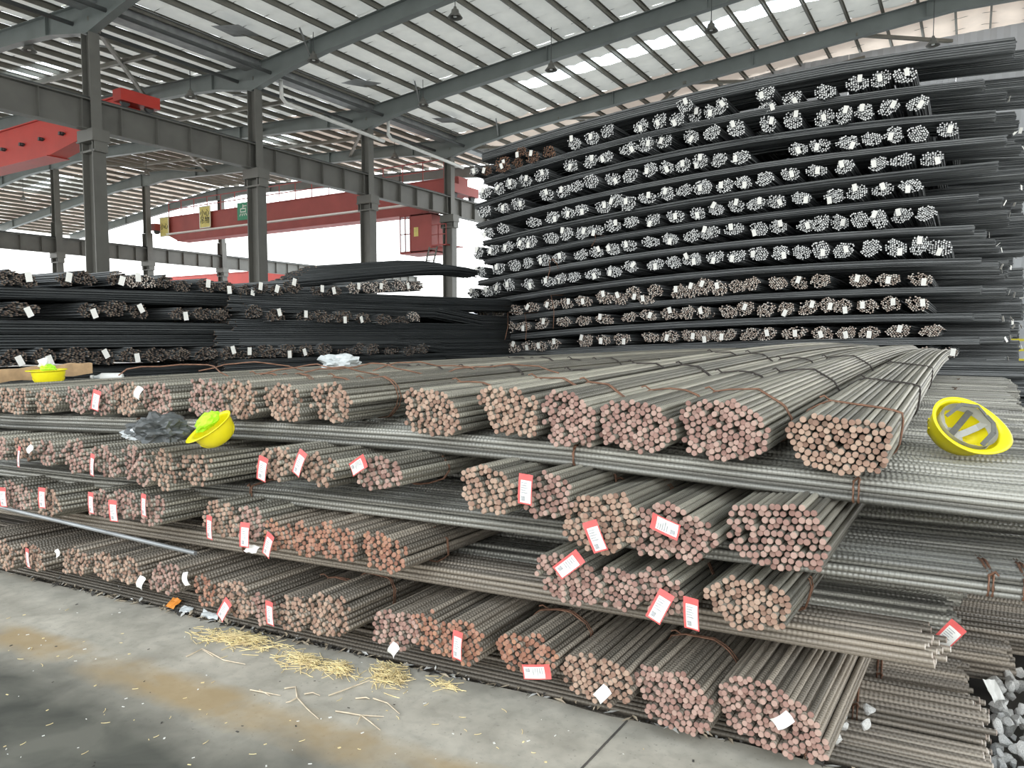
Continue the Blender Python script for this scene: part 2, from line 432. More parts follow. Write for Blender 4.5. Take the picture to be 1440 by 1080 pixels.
# roof panels between purlins, sagging insulation faced in cream film
def panel_mesh(w, L, rs):
    mb = MB(); nx, ny = 5, 12; r = random.Random(rs)
    for j in range(ny + 1):
        for i in range(nx + 1):
            u, v = i / nx, j / ny
            z = -.055 * math.sin(PI * u) * (1 + .5 * r.uniform(-1, 1)) - (.03 if j in (0, ny) else 0) * r.random()
            mb.v.append(((u - .5) * w, (v - .5) * L, z + .012 * r.uniform(-1, 1)))
    for j in range(ny):
        for i in range(nx):
            a = j * (nx + 1) + i; mb.f.append((a, a + 1, a + nx + 2, a + nx + 1)); mb.m.append(0); mb.sm.append(True)
    return mb
PMS = [panel_mesh(1.12, 6.02, 50 + i).mesh('roof_panel', ['roof']) for i in range(4)]
PMW = [panel_mesh(1.12, 6.02, 50 + i).mesh('roof_panel', ['roof_warm']) for i in range(4)]
mb = MB(); nx = 14
for j in range(2):
    for i in range(nx + 1):
        mb.v.append((-.56 + 1.12 * 0 + (j * 1.12), -.5 + i / nx, .02 * (i % 2)))
for i in range(nx): mb.f.append((i, i + 1, nx + 2 + i, nx + 1 + i)); mb.m.append(0); mb.sm.append(False)
sky_me = mb.mesh('skylight', ['skylight'])
def half_mesh(L, rs):
    return panel_mesh(1.12, L, rs).mesh('roof_panel', ['roof'])
SKY_BAYS = {(4, 'a'): (-16.4, -2.5), (2, 'b'): (-34, -30.2), (4, 'c'): (-33.5, -30.2), (4, 'e'): (-58, -52)}
HALF = [half_mesh(2.51, 90), half_mesh(2.51, 91)]
bays = [(y, y + 5.99) for y in FY]
bays = [(FY[0] - 5.99 * 1.0, FY[0])] + bays[:-1]
for bi, (ya, yb) in enumerate(bays):
    bi -= 1
    for x0, x1 in zip(PX, PX[1:]):
        xm = (x0 + x1) / 2; dz = zroof(x1) - zroof(x0); w = x1 - x0
        rot = (0, -math.atan2(dz, w), 0); z = zroof(xm) + .215; sc = w / 1.12 / math.cos(rot[1])
        hit = any(k[0] == bi - 0 and v[0] < xm < v[1] for k, v in SKY_BAYS.items())
        if hit:
            ym = (ya + yb) / 2
            for s, hm in ((-1, HALF[0]), (1, HALF[1])):
                o = mesh_obj('roof_panel', hm, ceil, (xm, ym + s * 1.745, z), rot); o.scale = (sc, 1, 1)
            o = mesh_obj('skylight', sky_me, ceil, (xm, ym, z + .02), rot); o.scale = (sc, .98, 1); o['label'] = 'translucent roof sheet letting daylight in'
        else:
            o = mesh_obj('roof_panel', R.choice(PMW if (bi >= 5 or (bi == 4 and x0 < XC)) else PMS), ceil, (xm, (ya + yb) / 2, z), rot); o.scale = (sc, R.choice((-1, 1)), 1)
# thin wires under the insulation, crossing the purlins
mb = MB()
for k in range(36):
    yy = Y0 + 1 + k * 1.2
    for (xa, za), (xb, zb) in zip(RIDGE, RIDGE[1:]):
        mb.beam((xa, yy, za + .19), (xb, yy, zb + .19), .012, .012)
o = mb.obj('support_wire', 'purlin', ceil); o['kind'] = 'stuff'

# rafters: I sections, deeper at the columns
def rafter(Y, k):
    root = empty('rafter', (0, Y, 0)); tag(root, kind='structure')
    for (xa, xb) in ((-70, XC), (XC, 21)):
        xs = np.linspace(xa, xb, 25)
        def depth(x):
            d = min(abs(x - XC), abs(x - X2), abs(x - X3) + 2)
            return .56 + .34 * max(0, 1 - d / 2.6)
        mb = MB()
        for i in range(len(xs) - 1):
            p, q = xs[i], xs[i + 1]; zp, zq = zroof(p), zroof(q); dp, dq = depth(p), depth(q)
            def quad(y0, y1, zp0, zp1, zq0, zq1):
                vs = [(p, y0, zp0), (p, y1, zp0), (p, y1, zp1), (p, y0, zp1), (q, y0, zq0), (q, y1, zq0), (q, y1, zq1), (q, y0, zq1)]
                mb.add(vs, [(0, 4, 5, 1), (3, 2, 6, 7), (0, 3, 7, 4), (1, 5, 6, 2)])
            quad(-.012, .012, zp - dp, zp, zq - dq, zq)
            quad(-.13, .13, zp - dp - .02, zp - dp, zq - dq - .02, zq - dq)
            quad(-.13, .13, zp - .02, zp, zq - .02, zq)
        for x in np.arange(xa + 3, xb - 1, 6.0):                    # stiffener plates
            mb.box((x - .01, -.12, zroof(x) - depth(x)), (x + .01, .12, zroof(x) - .02))
        mb.obj('rafter_beam', 'rafter', root)
for k, y in enumerate(FY): rafter(y, k)

# columns: H sections with a crane bracket
def col_mesh(ztop, zrun, w1, w2):
    mb = MB()
    for s in (-1, 1): mb.box((s * w1 / 2 - .02, -.2, -.13), (s * w1 / 2 + .02, .2, zrun))
    mb.box((-w1 / 2, -.012, -.13), (w1 / 2, .012, zrun))
    for s in (-1, 1): mb.box((s * w2 / 2 - .015, -.16, zrun), (s * w2 / 2 + .015, .16, ztop))
    mb.box((-w2 / 2, -.01, zrun), (w2 / 2, .01, ztop))
    return mb
lower = col_mesh(10.35, 7.55, .55, .4).mesh('column', ['steel'])
bm_ = MB(); bm_.box((-.45, -.28, 7.3), (.45, .28, 7.34)); bm_.box((-.42, -.26, 7.34), (.42, .26, 7.66)); bm_.box((-.42, -.2, 7.0), (.42, .2, 7.06))
for s in (-1, 1): bm_.box((s * .4 - .012, -.2, 7.0), (s * .4 + .012, .2, 7.4))
brk = bm_.mesh('crane_bracket', ['steel'])
ords = ['first', 'second', 'third', 'fourth', 'fifth', 'sixth', 'seventh']
def columns(X, nm, z=0.0, ks=range(0, 7)):
    for k in ks:
        c = empty('column', (X, FY[k], 0)); tag(c, kind='structure')
        o = mesh_obj('column_shaft', lower, c); o.scale = (1, 1, (zroof(X) - .9) / 10.35)
        if z == 0: mesh_obj('crane_bracket', brk, c)
        else: mesh_obj('crane_bracket', brk, c, (0, 0, z))
columns(XC, 'a'); columns(X2, 'b', -.9, range(1, 7)); columns(X3, 'c', 0, range(4, 7))

def runway(X, z0, z1, ya, yb, name, label):
    root = empty('runway_beam', (X, 0, 0)); tag(root, kind='structure')
    mb = MB(); mb.box((-.012, ya, z0), (.012, yb, z1)); mb.box((-.17, ya, z0 - .025), (.17, yb, z0)); mb.box((-.2, ya, z1), (.2, yb, z1 + .03))
    mb.obj('beam', 'steel', root)
    mb = MB(); mb.box((-.035, ya, z1 + .03), (.035, yb, z1 + .13)); mb.obj('crane_rail', 'steel_dark', root)
    st = MB(); st.box((-.15, -.008, z0), (.15, .008, z1)); sm = st.mesh('stiffener', ['steel'])
    y = ya + .5
    while y < yb: mesh_obj('stiffener', sm, root, (0, y, 0)); y += 1.2
runway(XC, 7.68, 8.52, -5, 42, 'a', ''); runway(X2, 6.72, 7.6, 4, 60, 'b', ''); runway(X3, 7.68, 8.52, 18, 37, 'c', '')

# valley gutter with lipped flanges, tie beams between the columns, diagonal rods
mb = MB()
for s in (-1, 1):
    mb.box((XC + s * .42 - .01, Y0, 11.3), (XC + s * .42 + .01, Y1, 11.6)); mb.box((XC + s * .5 - .09, Y0, 11.59), (XC + s * .5 + .09, Y1, 11.61))
mb.box((XC - .42, Y0, 11.3), (XC + .42, Y1, 11.32))
tag(mb.obj('trim_1', 'gal'), kind='structure')
tie = MB(); tie.tube([(0, 0, 0), (0, 5.99, 0)], .07, 8); tie_me = tie.mesh('tie_beam', ['steel_dark'])
for k in range(0, 6):
    for dx, dz in ((.9, -.25), (-.9, -.25)):
        o = mesh_obj('tie_beam', tie_me, None, (XC + dx, FY[k], 11.25 + dz)); tag(o, kind='structure')
def rod(p, q, w=.07, name='roof_brace', mat='purlin'):
    mb = MB(); mb.beam(p, q, w, w); return tag(mb.obj(name, mat), kind='structure')
for (xa, xb, ya, yb) in ((XC, -29.5, FY[2], FY[3]), (XC, -29.5, FY[3], FY[4]), (XC, -29.5, FY[4], FY[5]), (-36, -42, FY[4], FY[5]),
                         (XC, -16.5, FY[5], FY[6]), (-16.5, -10.5, FY[5], FY[6]), (-10.5, -4, FY[5], FY[6]), (-4, 2, FY[5], FY[6]), (-10.5, -16.5, FY[5], FY[6]), (-48, -42, FY[4], FY[5])):
    rod((xa, ya, zroof(xa) - .45), (xb, yb, zroof(xb) - .3), .12)
for (xa, xb, y, dz) in ((-21.5, -4, 33.6, -.35), (-44, -24, 21.7, -.3), (-44, -24, 15.7, -.3), (-44, -24, 27.7, -.3)):
    rod((xa, y, zroof(xa) + dz), (xb, y, zroof(xb) + dz), .14, 'roof_tie')
# knee braces between rafter and purlin beside each column
for k in range(1, 7):
    rod((XC - 1.3, FY[k] + .1, 10.6), (XC - 3.2, FY[k] + 2.6, zroof(XC - 3.2) + .02), .06, 'knee_brace', 'gal')
    rod((XC + 3.0, FY[k] - .1, zroof(XC + 3) - .5), (XC + 3.4, FY[k] - .9, zroof(XC + 3.4)), .05, 'knee_brace', 'gal')

# white rain pipes hanging below the gutter
def pipe(k):
    y = FY[k]
    mb = MB(); mb.tube([(XC + .5, y + .8, 11.05), (XC + .5, y + .82, 10.7), (XC + .42, y + .9, 10.45), (XC + .42, y + 1.1, 10.3), (XC + .42, y + 6.6, 10.1)], .075, 10)
    o = mb.obj('rain_pipe', 'white')
    return o
for k, lb in ((3, 'white plastic rain pipe under the roof valley, nearer length, with a vertical drop'), (4, 'white plastic rain pipe under the roof valley, farther length beyond the third column')):
    tag(pipe(k), lb, 'pipe', 'white rain pipes along the roof valley')
# exposed torn sheets near the valley
for (x, y, a) in ((-20.9, 16.5, .3), (-20.9, 22.4, -.2), (-21.0, 28.2, .25)):
    mb = MB(); mb.box((-.5, -.6, 0), (.5, .6, .01)); o = mb.obj('trim_2', 'gal', None, (x, y, zroof(x) - .05), (.1, .06, a)); tag(o, kind='structure')

# far end wall, right-hand span: sheeting above and below a clear strip
WY = 33.6
wl_ = empty('wall_far', (0, WY, 0)); tag(wl_, kind='structure')
def sheet(x0, x1, z0, z1, nm='wall_sheet', mat='wallpanel'):
    mb = MB(); n = int((x1 - x0) / .2)
    for i in range(n + 1):
        x = x0 + (x1 - x0) * i / n; yy = .03 * (i % 2)
        mb.v += [(x, yy, z0), (x, yy, min(z1, zroof(x) + .1))]
    for i in range(n): mb.f.append((2 * i, 2 * i + 2, 2 * i + 3, 2 * i + 1)); mb.m.append(0); mb.sm.append(False)
    mb.obj(nm, mat, wl_)
for i in range(5):
    xa = -16 + 3.8 * i
    sheet(xa, xa + 3.79, 11.0, 13); sheet(xa, xa + 3.79, -.1, 10.2)
for z in (10.2, 10.6, 11.0): mb = MB(); mb.box((-16, -.05, z - .04), (3, .05, z + .04)); mb.obj('window_rail', 'steel', wl_)
for x in np.arange(-16, 3.1, 1.9): mb = MB(); mb.box((x - .03, -.04, 10.2), (x + .03, .04, 11.0)); mb.obj('window_post', 'steel', wl_)

# ------------------------------------------------------------------ high-bay lamps
lamp = MB()
prof_ = [(0, .28), (.035, .28), (.05, .22), (.09, .2), (.1, .16), (.105, .12), (.2, .0), (.19, -.005), (.09, .1), (0, .11)]
for i in range(len(prof_) - 1):
    n = 14; vs = []
    for r_, z_ in prof_[i:i + 2]: vs += [(r_ * math.cos(2 * PI * k / n), r_ * math.sin(2 * PI * k / n), z_) for k in range(n)]
    lamp.add(vs, [(k, n + k, n + (k + 1) % n, (k + 1) % n) for k in range(n)], 0, True)
lamp_me = lamp.mesh('lamp_shade', ['steel'])
ln_ = MB(); ln_.tube([(0, 0, .02), (0, 0, .1)], [.05, .03], 8); bulb_me = ln_.mesh('bulb', ['white'])
LAMPS = [(640, 25, 11.0, 'high-bay lamp hanging nearest the top edge, under the second rafter bay'), (441, 86, 10.9, 'high-bay lamp hanging above the second steel column'),
         (775, 99, 11.0, 'high-bay lamp hanging before the skylight strip over the tall stack\'s end'), (1000, 44, 11.4, 'high-bay lamp hanging above the tall stack\'s middle under the bright skylight'),
         (1312, 64, 11.6, 'high-bay lamp hanging above the tall stack\'s right end'), (595, 148, 10.9, 'high-bay lamp hanging between the third and fourth columns'),
         (268, 137, 10.6, 'high-bay lamp hanging over the red crane end in the left bay'), (41, 72, 10.9, 'high-bay lamp in the left bay above the thick runway beam'),
         (206, 246, 10.9, 'high-bay lamp below the runway beam, right of the first column'), (33, 281, 10.9, 'high-bay lamp low in the left bay beside the second column row'),
         (555, 222, 10.8, 'high-bay lamp just above the runway beam beyond the third column'), (120, 263, 10.9, 'high-bay lamp in the left bay left of the first column')]
for (px_, py_, z, lb) in LAMPS:
    p = onz(px_, py_, z); zt = zroof(p[0])
    r = empty('high_bay_lamp', (p[0], p[1], z)); tag(r, lb, 'lamp', 'high-bay lamps under the roof')
    s = 1.15
    o = mesh_obj('lamp_shade', lamp_me, r); o.scale = (s, s, s); o = mesh_obj('bulb', bulb_me, r); o.scale = (s, s, s)
    mb = MB(); mb.tube([(0, 0, .3), (0, 0, max(.5, zt - z + .22))], .014, 5); mb.obj('hanging_rod', 'steel_dark', r)

# ------------------------------------------------------------------ cranes
def girder(name, label, X0, X1, Y, z0, z1, mat, taper=2.5, depth=.7, ends=True):
    r = empty(name, (0, Y, 0)); tag(r, label, 'crane', None)
    mb = MB(); t = (z1 - z0) * .5
    pr = [(X0, z0 + t), (X0 + taper, z0), (X1 - taper, z0), (X1, z0 + t), (X1, z1), (X0, z1)]
    n = len(pr)
    mb.add([(x, 0, z) for x, z in pr] + [(x, depth, z) for x, z in pr], [tuple(range(n)), tuple(range(2 * n - 1, n - 1, -1))] + [(i, i + n, (i + 1) % n + n, (i + 1) % n) for i in range(n)])
    mb.obj('girder', mat, r)
    mb = MB(); mb.box((X0 + taper, -.08, z0 - .03), (X1 - taper, depth + .08, z0)); mb.box((X0, -.08, z1), (X1, depth + .08, z1 + .04)); mb.obj('girder_flange', mat, r)
    if ends:
        for x in (X0 + .1, X1 - .1):
            mb = MB(); mb.box((x - .25, -.6, z1 - .85), (x + .25, depth + .8, z1 - .4)); mb.obj('end_truck', mat, r)
            for yy in (-.3, depth + .5):
                mb = MB(); mb.tube([(x - .08, yy, z1 - .9), (x + .08, yy, z1 - .9)], .2, 12); mb.obj('wheel', 'steel_dark', r)
    return r
c1 = girder('overhead_crane', 'bright red overhead crane girder crossing the left bay behind the first column', X2, XC - .3, 13.8, 7.8, 9.05, 'red', 4.5, .6, False)
for x in (X2, XC):
    mb = MB(); mb.box((x - .22, -.35, 8.78), (x + .22, .95, 9.14)); mb.obj('end_truck', 'red', c1)
    for yy in (-.1, .7):
        mb = MB(); mb.tube([(x - .05, yy, 8.80), (x + .05, yy, 8.80)], .15, 12); mb.obj('wheel', 'steel_dark', c1)
for i in range(6):
    mb = MB(); x = -25.2 - i * 1.35; mb.box((x - .14, -.1, 8.36), (x + .14, 0, 8.40)); mb.box((x - .05, -.14, 8.33), (x + .05, 0, 8.44)); mb.obj('cable_bracket', 'steel_dark', c1)
c2 = girder('overhead_crane', 'faded red overhead crane with sign boards and a hanging operator cab', X2, XC - .1, 31.6, 8.1, 9.75, 'red_pale', 2.0, .8)
mb = MB()
for x in np.arange(X2 + 1, XC - 1, 1.4): mb.tube([(x, .05, 9.79), (x, .05, 10.8)], .03, 5)
for z in (10.3, 10.8): mb.beam((X2 + 1, .05, z), (XC - 1, .05, z), .05, .05)
mb.obj('handrail', 'red_pale', c2)
mb = MB(); mb.box((X2 + 1.2, -.35, 8.55), (XC - 1.2, -.02, 8.62)); mb.obj('walkway_edge', 'paper', c2)
def cjk(txt, size, loc, parent, mat, name):
    cu = bpy.data.curves.new(name, 'FONT'); cu.body = txt; cu.size = size; cu.align_x = 'CENTER'; cu.align_y = 'CENTER'; cu.extrude = .004
    cu.space_line = .95
    cu.materials.append(M[mat]); o = bpy.data.objects.new(name, cu); COL.objects.link(o)
    bpy.context.view_layer.update(); me_ = bpy.data.meshes.new_from_object(o.evaluated_get(bpy.context.evaluated_depsgraph_get())); bpy.data.objects.remove(o)
    mesh_obj(name, me_, parent, loc, (PI / 2, 0, 0))
for (px_, py_, w, h, mt, tm, txt, sz) in ((231, 319, 1.0, 1.35, 'signyellow', 'black', '小心', .44), (288, 305, 1.15, 1.45, 'signyellow', 'black', '小心\n吊物', .5), (342, 297, 1.15, 1.1, 'signgreen', 'paper', '点', .8)):
    p = onY(px_, py_, 31.4)
    mb = MB(); mb.box((-w / 2, 0, -h / 2), (w / 2, .03, h / 2), 0)
    b_ = mb.obj('sign_board', mt, c2, (p[0], -.2, p[2]))
    if mt == 'signyellow':
        mb = MB()
        for s in (-1, 1): mb.box((s * (w / 2 - .03) - .03, -.006, -h / 2), (s * (w / 2 - .03) + .03, 0, h / 2)); mb.box((-w / 2, -.006, s * (h / 2 - .03) - .03), (w / 2, 0, s * (h / 2 - .03) + .03))
        mb.obj('sign_border', 'paper', b_)
    cjk(txt, sz, (0, -.012, 0), b_, tm, 'sign_text')
# operator cab under crane 2
p0 = onY(568, 303, 30.8); p1 = onY(616, 354, 30.8)
xa, xb, zb, zt = p0[0], p1[0], p1[2], p0[2] - .1
r = empty('crane_cab', ((xa + xb) / 2, 30.4, zb)); tag(r, 'red operator cab with glazed front and ladder hanging beneath the faded red crane', 'crane cab')
w = xb - xa; hh = zt - zb
mb = MB(); mb.box((-w / 2 + .75, 0, 0), (w / 2 - .1, 1.5, hh)); mb.box((-w / 2 + .05, 0, -.05), (w / 2 - .1, 1.5, .06)); mb.box((-w / 2 + .05, 0, hh - .06), (w / 2 - .1, 1.5, hh)); mb.obj('body', 'red_pale', r)
for y in (0, 1.5):
    mb = MB()
    for x in (-w / 2 + .08, -w / 2 + .42, -w / 2 + .75): mb.beam((x, y, 0), (x, y, hh), .05, .05)
    for z in (.05, hh * .5, hh - .05): mb.beam((-w / 2 + .08, y, z), (-w / 2 + .75, y, z), .05, .05)
    mb.obj('window_frame', 'red_pale', r)
mb = MB(); mb.box((-w / 2 + .1, .02, .08), (-w / 2 + .74, .03, hh - .08)); mb.obj('cab_window', 'glass', r)
mb = MB(); mb.box((-.12, -.02, hh * .42), (.16, 0, hh * .66)); mb.obj('notice', 'signyellow', r)
mb = MB(); mb.box((w / 2 - .1, -.1, .25), (w / 2 + .9, 1.4, .3)); mb.obj('landing', 'red_pale', r)
mb = MB()
for z in (.8, 1.3):
    mb.beam((w / 2 - .1, -.1, z), (w / 2 + .9, -.1, z), .04, .04)
for x in (w / 2 + .4, w / 2 + .9): mb.beam((x, -.1, .3), (x, -.1, 1.3), .04, .04)
mb.obj('handrail', 'red_pale', r)
mb = MB()
for dx in (0, .5): mb.beam((w / 2 + dx - .55, -.12, -1.1), (w / 2 + dx - .15, -.12, .2), .06, .06)
for k in range(5):
    t = k / 4.5 + .03; mb.beam((w / 2 - .55 + .4 * t, -.12, -1.1 + 1.3 * t), (w / 2 - .05 + .4 * t, -.12, -1.1 + 1.3 * t), .05, .05)
mb.obj('ladder', 'steel', r)
mb = MB()
for x in (-w / 2 + .9, w / 2 - .3): mb.beam((x, .75, hh), (x, .75, 8.1 - zb), .1, .1)
mb.obj('hanger', 'red_pale', r)
# third crane in the farthest bay, low red girders
p = onY(300, 352, 46); q = onY(150, 385, 46)
c3 = girder('overhead_crane', 'red crane girder low in the farthest bay, behind the second runway beam', -76, X2 - .2, 44, 5.6, 7.3, 'red', 2.2, .8)
mb = MB(); mb.box((-74, -.3, 5.9), (X2 - 1, -.02, 6.0)); mb.obj('walkway_edge', 'paper', c3)
# pale yard buildings seen through the open end
for (x0, x1, y, h, lb) in ((-90, -58, 78, 5.5, 'long pale shed glimpsed outside behind the cranes'), (-56, -30, 70, 4.2, 'low white shed outside the open end, behind the operator cab')):
    r = empty('yard_shed', ((x0 + x1) / 2, y, -.1)); tag(r, lb, 'shed')
    mb = MB(); n = int((x1 - x0) / .8); w = x1 - x0
    for i in range(n + 1): mb.v += [(-w / 2 + w * i / n, .1 * (i % 2), 0), (-w / 2 + w * i / n, .1 * (i % 2), h)]
    for i in range(n): mb.f.append((2 * i, 2 * i + 2, 2 * i + 3, 2 * i + 1)); mb.m.append(0); mb.sm.append(False)
    mb.box((-w / 2, .12, 0), (w / 2, 8, h)); mb.obj('wall_panel', 'paper', r)
    mb = MB(); mb.box((-w / 2 - .3, -.4, h), (w / 2 + .3, 8.4, h + .2)); mb.obj('roof', 'wallpanel', r)

# ================================================================== front stack
PITCH = .0224
BR = .0110
def bar_len_prof(amp, drop=.02):
    def f(y):
        t = min(max(y / 9.0, 0), 1)
        return 0.0, amp * math.sin(PI * .66 * t) + drop * math.exp(-y / .35) - drop
    return f
def tag_on(parent, dx, dz, ang, y=-.022, kind=0, sc=1.0):
    me = TAG_WHITE if kind == 1 else R.choice(TAGS)
    o = mesh_obj('paper_tag', me, parent, (dx, y, dz), (R.uniform(-.15, .1), math.radians(ang), R.uniform(-.25, .25))); o.scale = (sc, sc, sc)
    return o
# cx, cy, w, h of each end face; skew, end colour, rotation of the bundle in plan (deg)
ROWS = {
 'A': dict(o=.05, lab='top', b=[(-62, 562, 36, 36), (-24, 563, 34, 36), (10, 563, 30, 36), (26, 564, 34, 38), (65, 564, 39, 38), (112, 563, 38, 40), (145, 563, 34, 46), (178, 561, 46, 50), (220, 562, 52, 50), (290, 560, 57, 56), (335, 561, 55, 58), (397, 566, 60, 56), (465, 566, 62, 60), (606, 580, 86, 68), (714, 579, 90, 72), (798, 589, 84, 82), (893, 600, 112, 76), (1016, 605, 131, 90), (1176, 625, 154, 86)]),
 'B': dict(o=.22, lab='second', b=[(-36, 628, 34, 34), (0, 630, 30, 34), (35, 632, 36, 34), (67, 637, 30, 36), (105, 641, 40, 50), (149, 649, 42, 46), (192, 655, 40, 58), (228, 660, 40, 60), (274, 661, 50, 46), (387, 652, 54, 50), (447, 660, 56, 52), (534, 666, 70, 52), (686, 690, 84, 72), (768, 698, 78, 70), (842, 735, 112, 92), (943, 748, 134, 84), (1093, 755, 148, 98)]),
 'C': dict(o=.18, lab='third', b=[(-25, 696, 40, 40), (24, 698, 50, 44), (70, 707, 38, 45), (142, 707, 38, 40), (172, 709, 42, 42), (213, 718, 42, 48), (310, 730, 55, 54), (350, 736, 45, 50), (387, 752, 46, 46), (425, 758, 46, 52), (470, 762, 66, 57), (539, 777, 66, 55), (797, 815, 95, 70), (872, 830, 66, 60), (932, 834, 74, 68), (1050, 852, 124, 78)]),
 'D': dict(o=.15, lab='bottom', b=[(-30, 772, 38, 38), (6, 780, 34, 42), (45, 782, 40, 38), (107, 790, 45, 40), (145, 795, 40, 40), (178, 802, 42, 38), (232, 814, 50, 46), (288, 830, 32, 44), (328, 842, 56, 52), (370, 858, 42, 46), (410, 862, 44, 50), (458, 865, 68, 64), (555, 885, 70, 56), (597, 889, 46, 58), (645, 902, 76, 64), (738, 920, 94, 60), (838, 956, 106, 68), (945, 986, 118, 88), (1085, 1010, 160, 104)]),
}
ORANGE = {('C', 8), ('C', 9), ('C', 10), ('C', 11), ('D', 13), ('D', 14), ('D', 15), ('D', 7)}
FT = {'A': [(147, 562, 15, 0), (208, 552, 25, 1), ], 'B': [(40, 641, 0, 0), (57, 633, 40, 1), (143, 652, 5, 0), (381, 657, 15, 0), (433, 649, 22, 0), (515, 652, 62, 0), (748, 685, 4, 0), (845, 750, -22, 0), (942, 736, -78, 0)],
      'C': [(17, 697, 0, 0), (72, 698, 0, 0), (141, 705, 0, 0), (172, 716, 0, 0), (215, 708, 0, 0), (307, 739, 0, 0), (356, 749, 0, 0), (389, 763, 22, 0), (808, 789, 50, 0), (935, 847, 25, 0), (979, 857, 0, 0)],
      'D': [(52, 782, 0, 0), (95, 776, 60, 1), (212, 816, 20, 1), (276, 810, -15, 1), (327, 853, 33, 0), (391, 858, 0, 0), (565, 908, 35, 1), (653, 902, 0, 0), (763, 938, 80, 0), (855, 968, 40, 1), (1105, 1003, 50, 1)]}
indiv = 0
for rk, row in ROWS.items():
    nb = len(row['b'])
    made = []
    for i, (cx, cy, w, h) in enumerate(row['b']):
        p = onF(cx, cy, row['o']); lft = onF(cx - w / 2, cy, row['o']); rt = onF(cx + w / 2, cy, row['o'])
        tp = onF(cx, cy - h / 2, row['o']); bt = onF(cx, cy + h / 2, row['o'])
        wm = float(np.linalg.norm(rt - lft)); hm = float(tp[2] - bt[2])
        d = float(np.dot(p - CAM, FWD)); rnd = random.Random(hash((ord(rk), i)) % 9999)
        rz = math.radians(rnd.uniform(-.25, .25) - (2.0 if rk == 'D' and i > 16 else 0) - (1.0 if rk == 'C' and i > 13 else 0))
        root = empty('rebar_bundle', p, rz)
        tags = [t for t in FT[rk] if min(range(nb), key=lambda q: ((row['b'][q][0] - t[0]) / row['b'][q][2]) ** 2 + ((row['b'][q][1] - t[1]) / row['b'][q][3]) ** 2) == i]
        co = 'orange-rusted' if (rk, i) in ORANGE else 'rust-ended'
        tagtx = ' with a tag' if tags else ''
        fr = nb - 1 - i
        tag(root, '%s rebar bundle%s, %s from the right in front stack\'s %s row' % (co, tagtx, ORD[fr], row['lab']) if fr else '%s rebar bundle%s, the rightmost in the front stack\'s %s row' % (co, tagtx, row['lab']), 'rebar bundle', 'rust-ended rebar bundles of the front stack, %s row' % row['lab'])
        sm = {'A': 2.9, 'B': 2.4, 'C': 2.7, 'D': 2.8}[rk]
        cs = pack(wm, hm, PITCH, rnd, .08, sm, rnd.uniform(-.3, .3), .02)
        em = 'end_orange' if (rk, i) in ORANGE else ('end_tan' if rnd.random() < .45 else 'end_rust')
        sh = 'bar_rusty' if (rk == 'D' or (rk, i) in ORANGE) else 'bar'
        amp = (.13 if i > 13 else .05) if rk == 'A' else 0.0
        prof = bar_len_prof(amp, .035 if rk in 'BC' else .0) if (rk != 'D') else None
        ns = 12 if rk == 'A' else (4 if prof else 1)
        if d < 3.45 and cx > 480:
            me = [bars_mesh('rebar', [(0, 0, 0, BR, 9.0)], 9, [sh, em], 8, prof, ns) for _ in range(3)]
            for (x, z) in cs:
                y = max(-.022, rnd.gauss(0, .009)) + (rnd.random() < .06) * rnd.uniform(0, .05)
                o = mesh_obj('rebar', rnd.choice(me), root, (x, y, z), (0, 0, rnd.gauss(0, .0012)))
                s = rnd.uniform(.94, 1.04); o.scale = (s, 1, s); indiv += 1
        else:
            bl = [(x, max(-.02, rnd.gauss(0, .012)), z, BR * rnd.uniform(.94, 1.03), 9.0) for x, z in cs]
            o = mesh_obj('rebars', bars_mesh('rebars', bl, 9, [sh, em], 7, prof, ns), root); o['kind'] = 'stuff'
        for (tx, ty, ta, tk) in tags:
            tp_ = onF(tx, ty, row['o']); lv = tp_ - p
            c_, s_ = math.cos(rz), math.sin(rz)
            dx = lv[0] * c_ + lv[1] * s_; dy = -lv[0] * s_ + lv[1] * c_
            tag_on(root, dx, lv[2], ta, dy - .045, tk, 1.0 if cx > 480 else 1.0)
        if i > 8 and (rk == 'A' or rnd.random() < .6):
            yy = rnd.uniform(.28, .42)
            tie_mesh(cs, yy, BR + .004, prof).obj('tie_wire', 'wire', root)
            if rk == 'A':
                for yy in (1.5, 3.0): tie_mesh(cs, yy, BR + .004, prof, .004, 2).obj('tie_wire', 'wire_dark', root)

# lengthwise layers of the front stack
def lay_prof(pts):
    xs = [p[0] for p in pts]; zs = [p[1] for p in pts]
    return lambda s: float(np.interp(s, xs, zs))
ROT_L = CANG - PI / 2
def long_bundle(s0, s1, depth, zf, w, h, label, group, single, seed, mats=('bar_l', 'end_rust'), ties=(), nseg=14, endj=.012):
    """bars along the kerb direction, right-hand cut ends at s1; local +Y runs from the right end to the left"""
    rnd = random.Random(seed)
    p = kerb(s1, depth, 0)
    root = empty('long_rebar_bundle', p, CANG + PI / 2)
    tag(root, label, 'rebar bundle', group)
    L = s1 - s0
    prof = lambda y: (0.0, zf(s1 - y))
    cs = pack(w, h, PITCH, rnd, .07, 6.0, 0, .02)
    # local x axis points away from the camera into the stack after this rotation: flip sign so that x>0 is deeper
    if single:
        me = [bars_mesh('rebar', [(0, 0, 0, BR, L)], L, list(mats), 8, prof, nseg) for _ in range(2)]
        for (x, z) in cs:
            o = mesh_obj('rebar', rnd.choice(me), root, (x, rnd.gauss(0, endj), z), (0, 0, rnd.gauss(0, .0006)))
    else:
        o = mesh_obj('rebars', bars_mesh('rebars', [(x, rnd.gauss(0, endj), z, BR, L) for x, z in cs], L, list(mats), 6, prof, nseg, False), root); o['kind'] = 'stuff'
    for y in ties: tie_mesh(cs, y, BR + .004, prof, .0042, 2, .01).obj('tie_wire', 'wire', root)
    return root
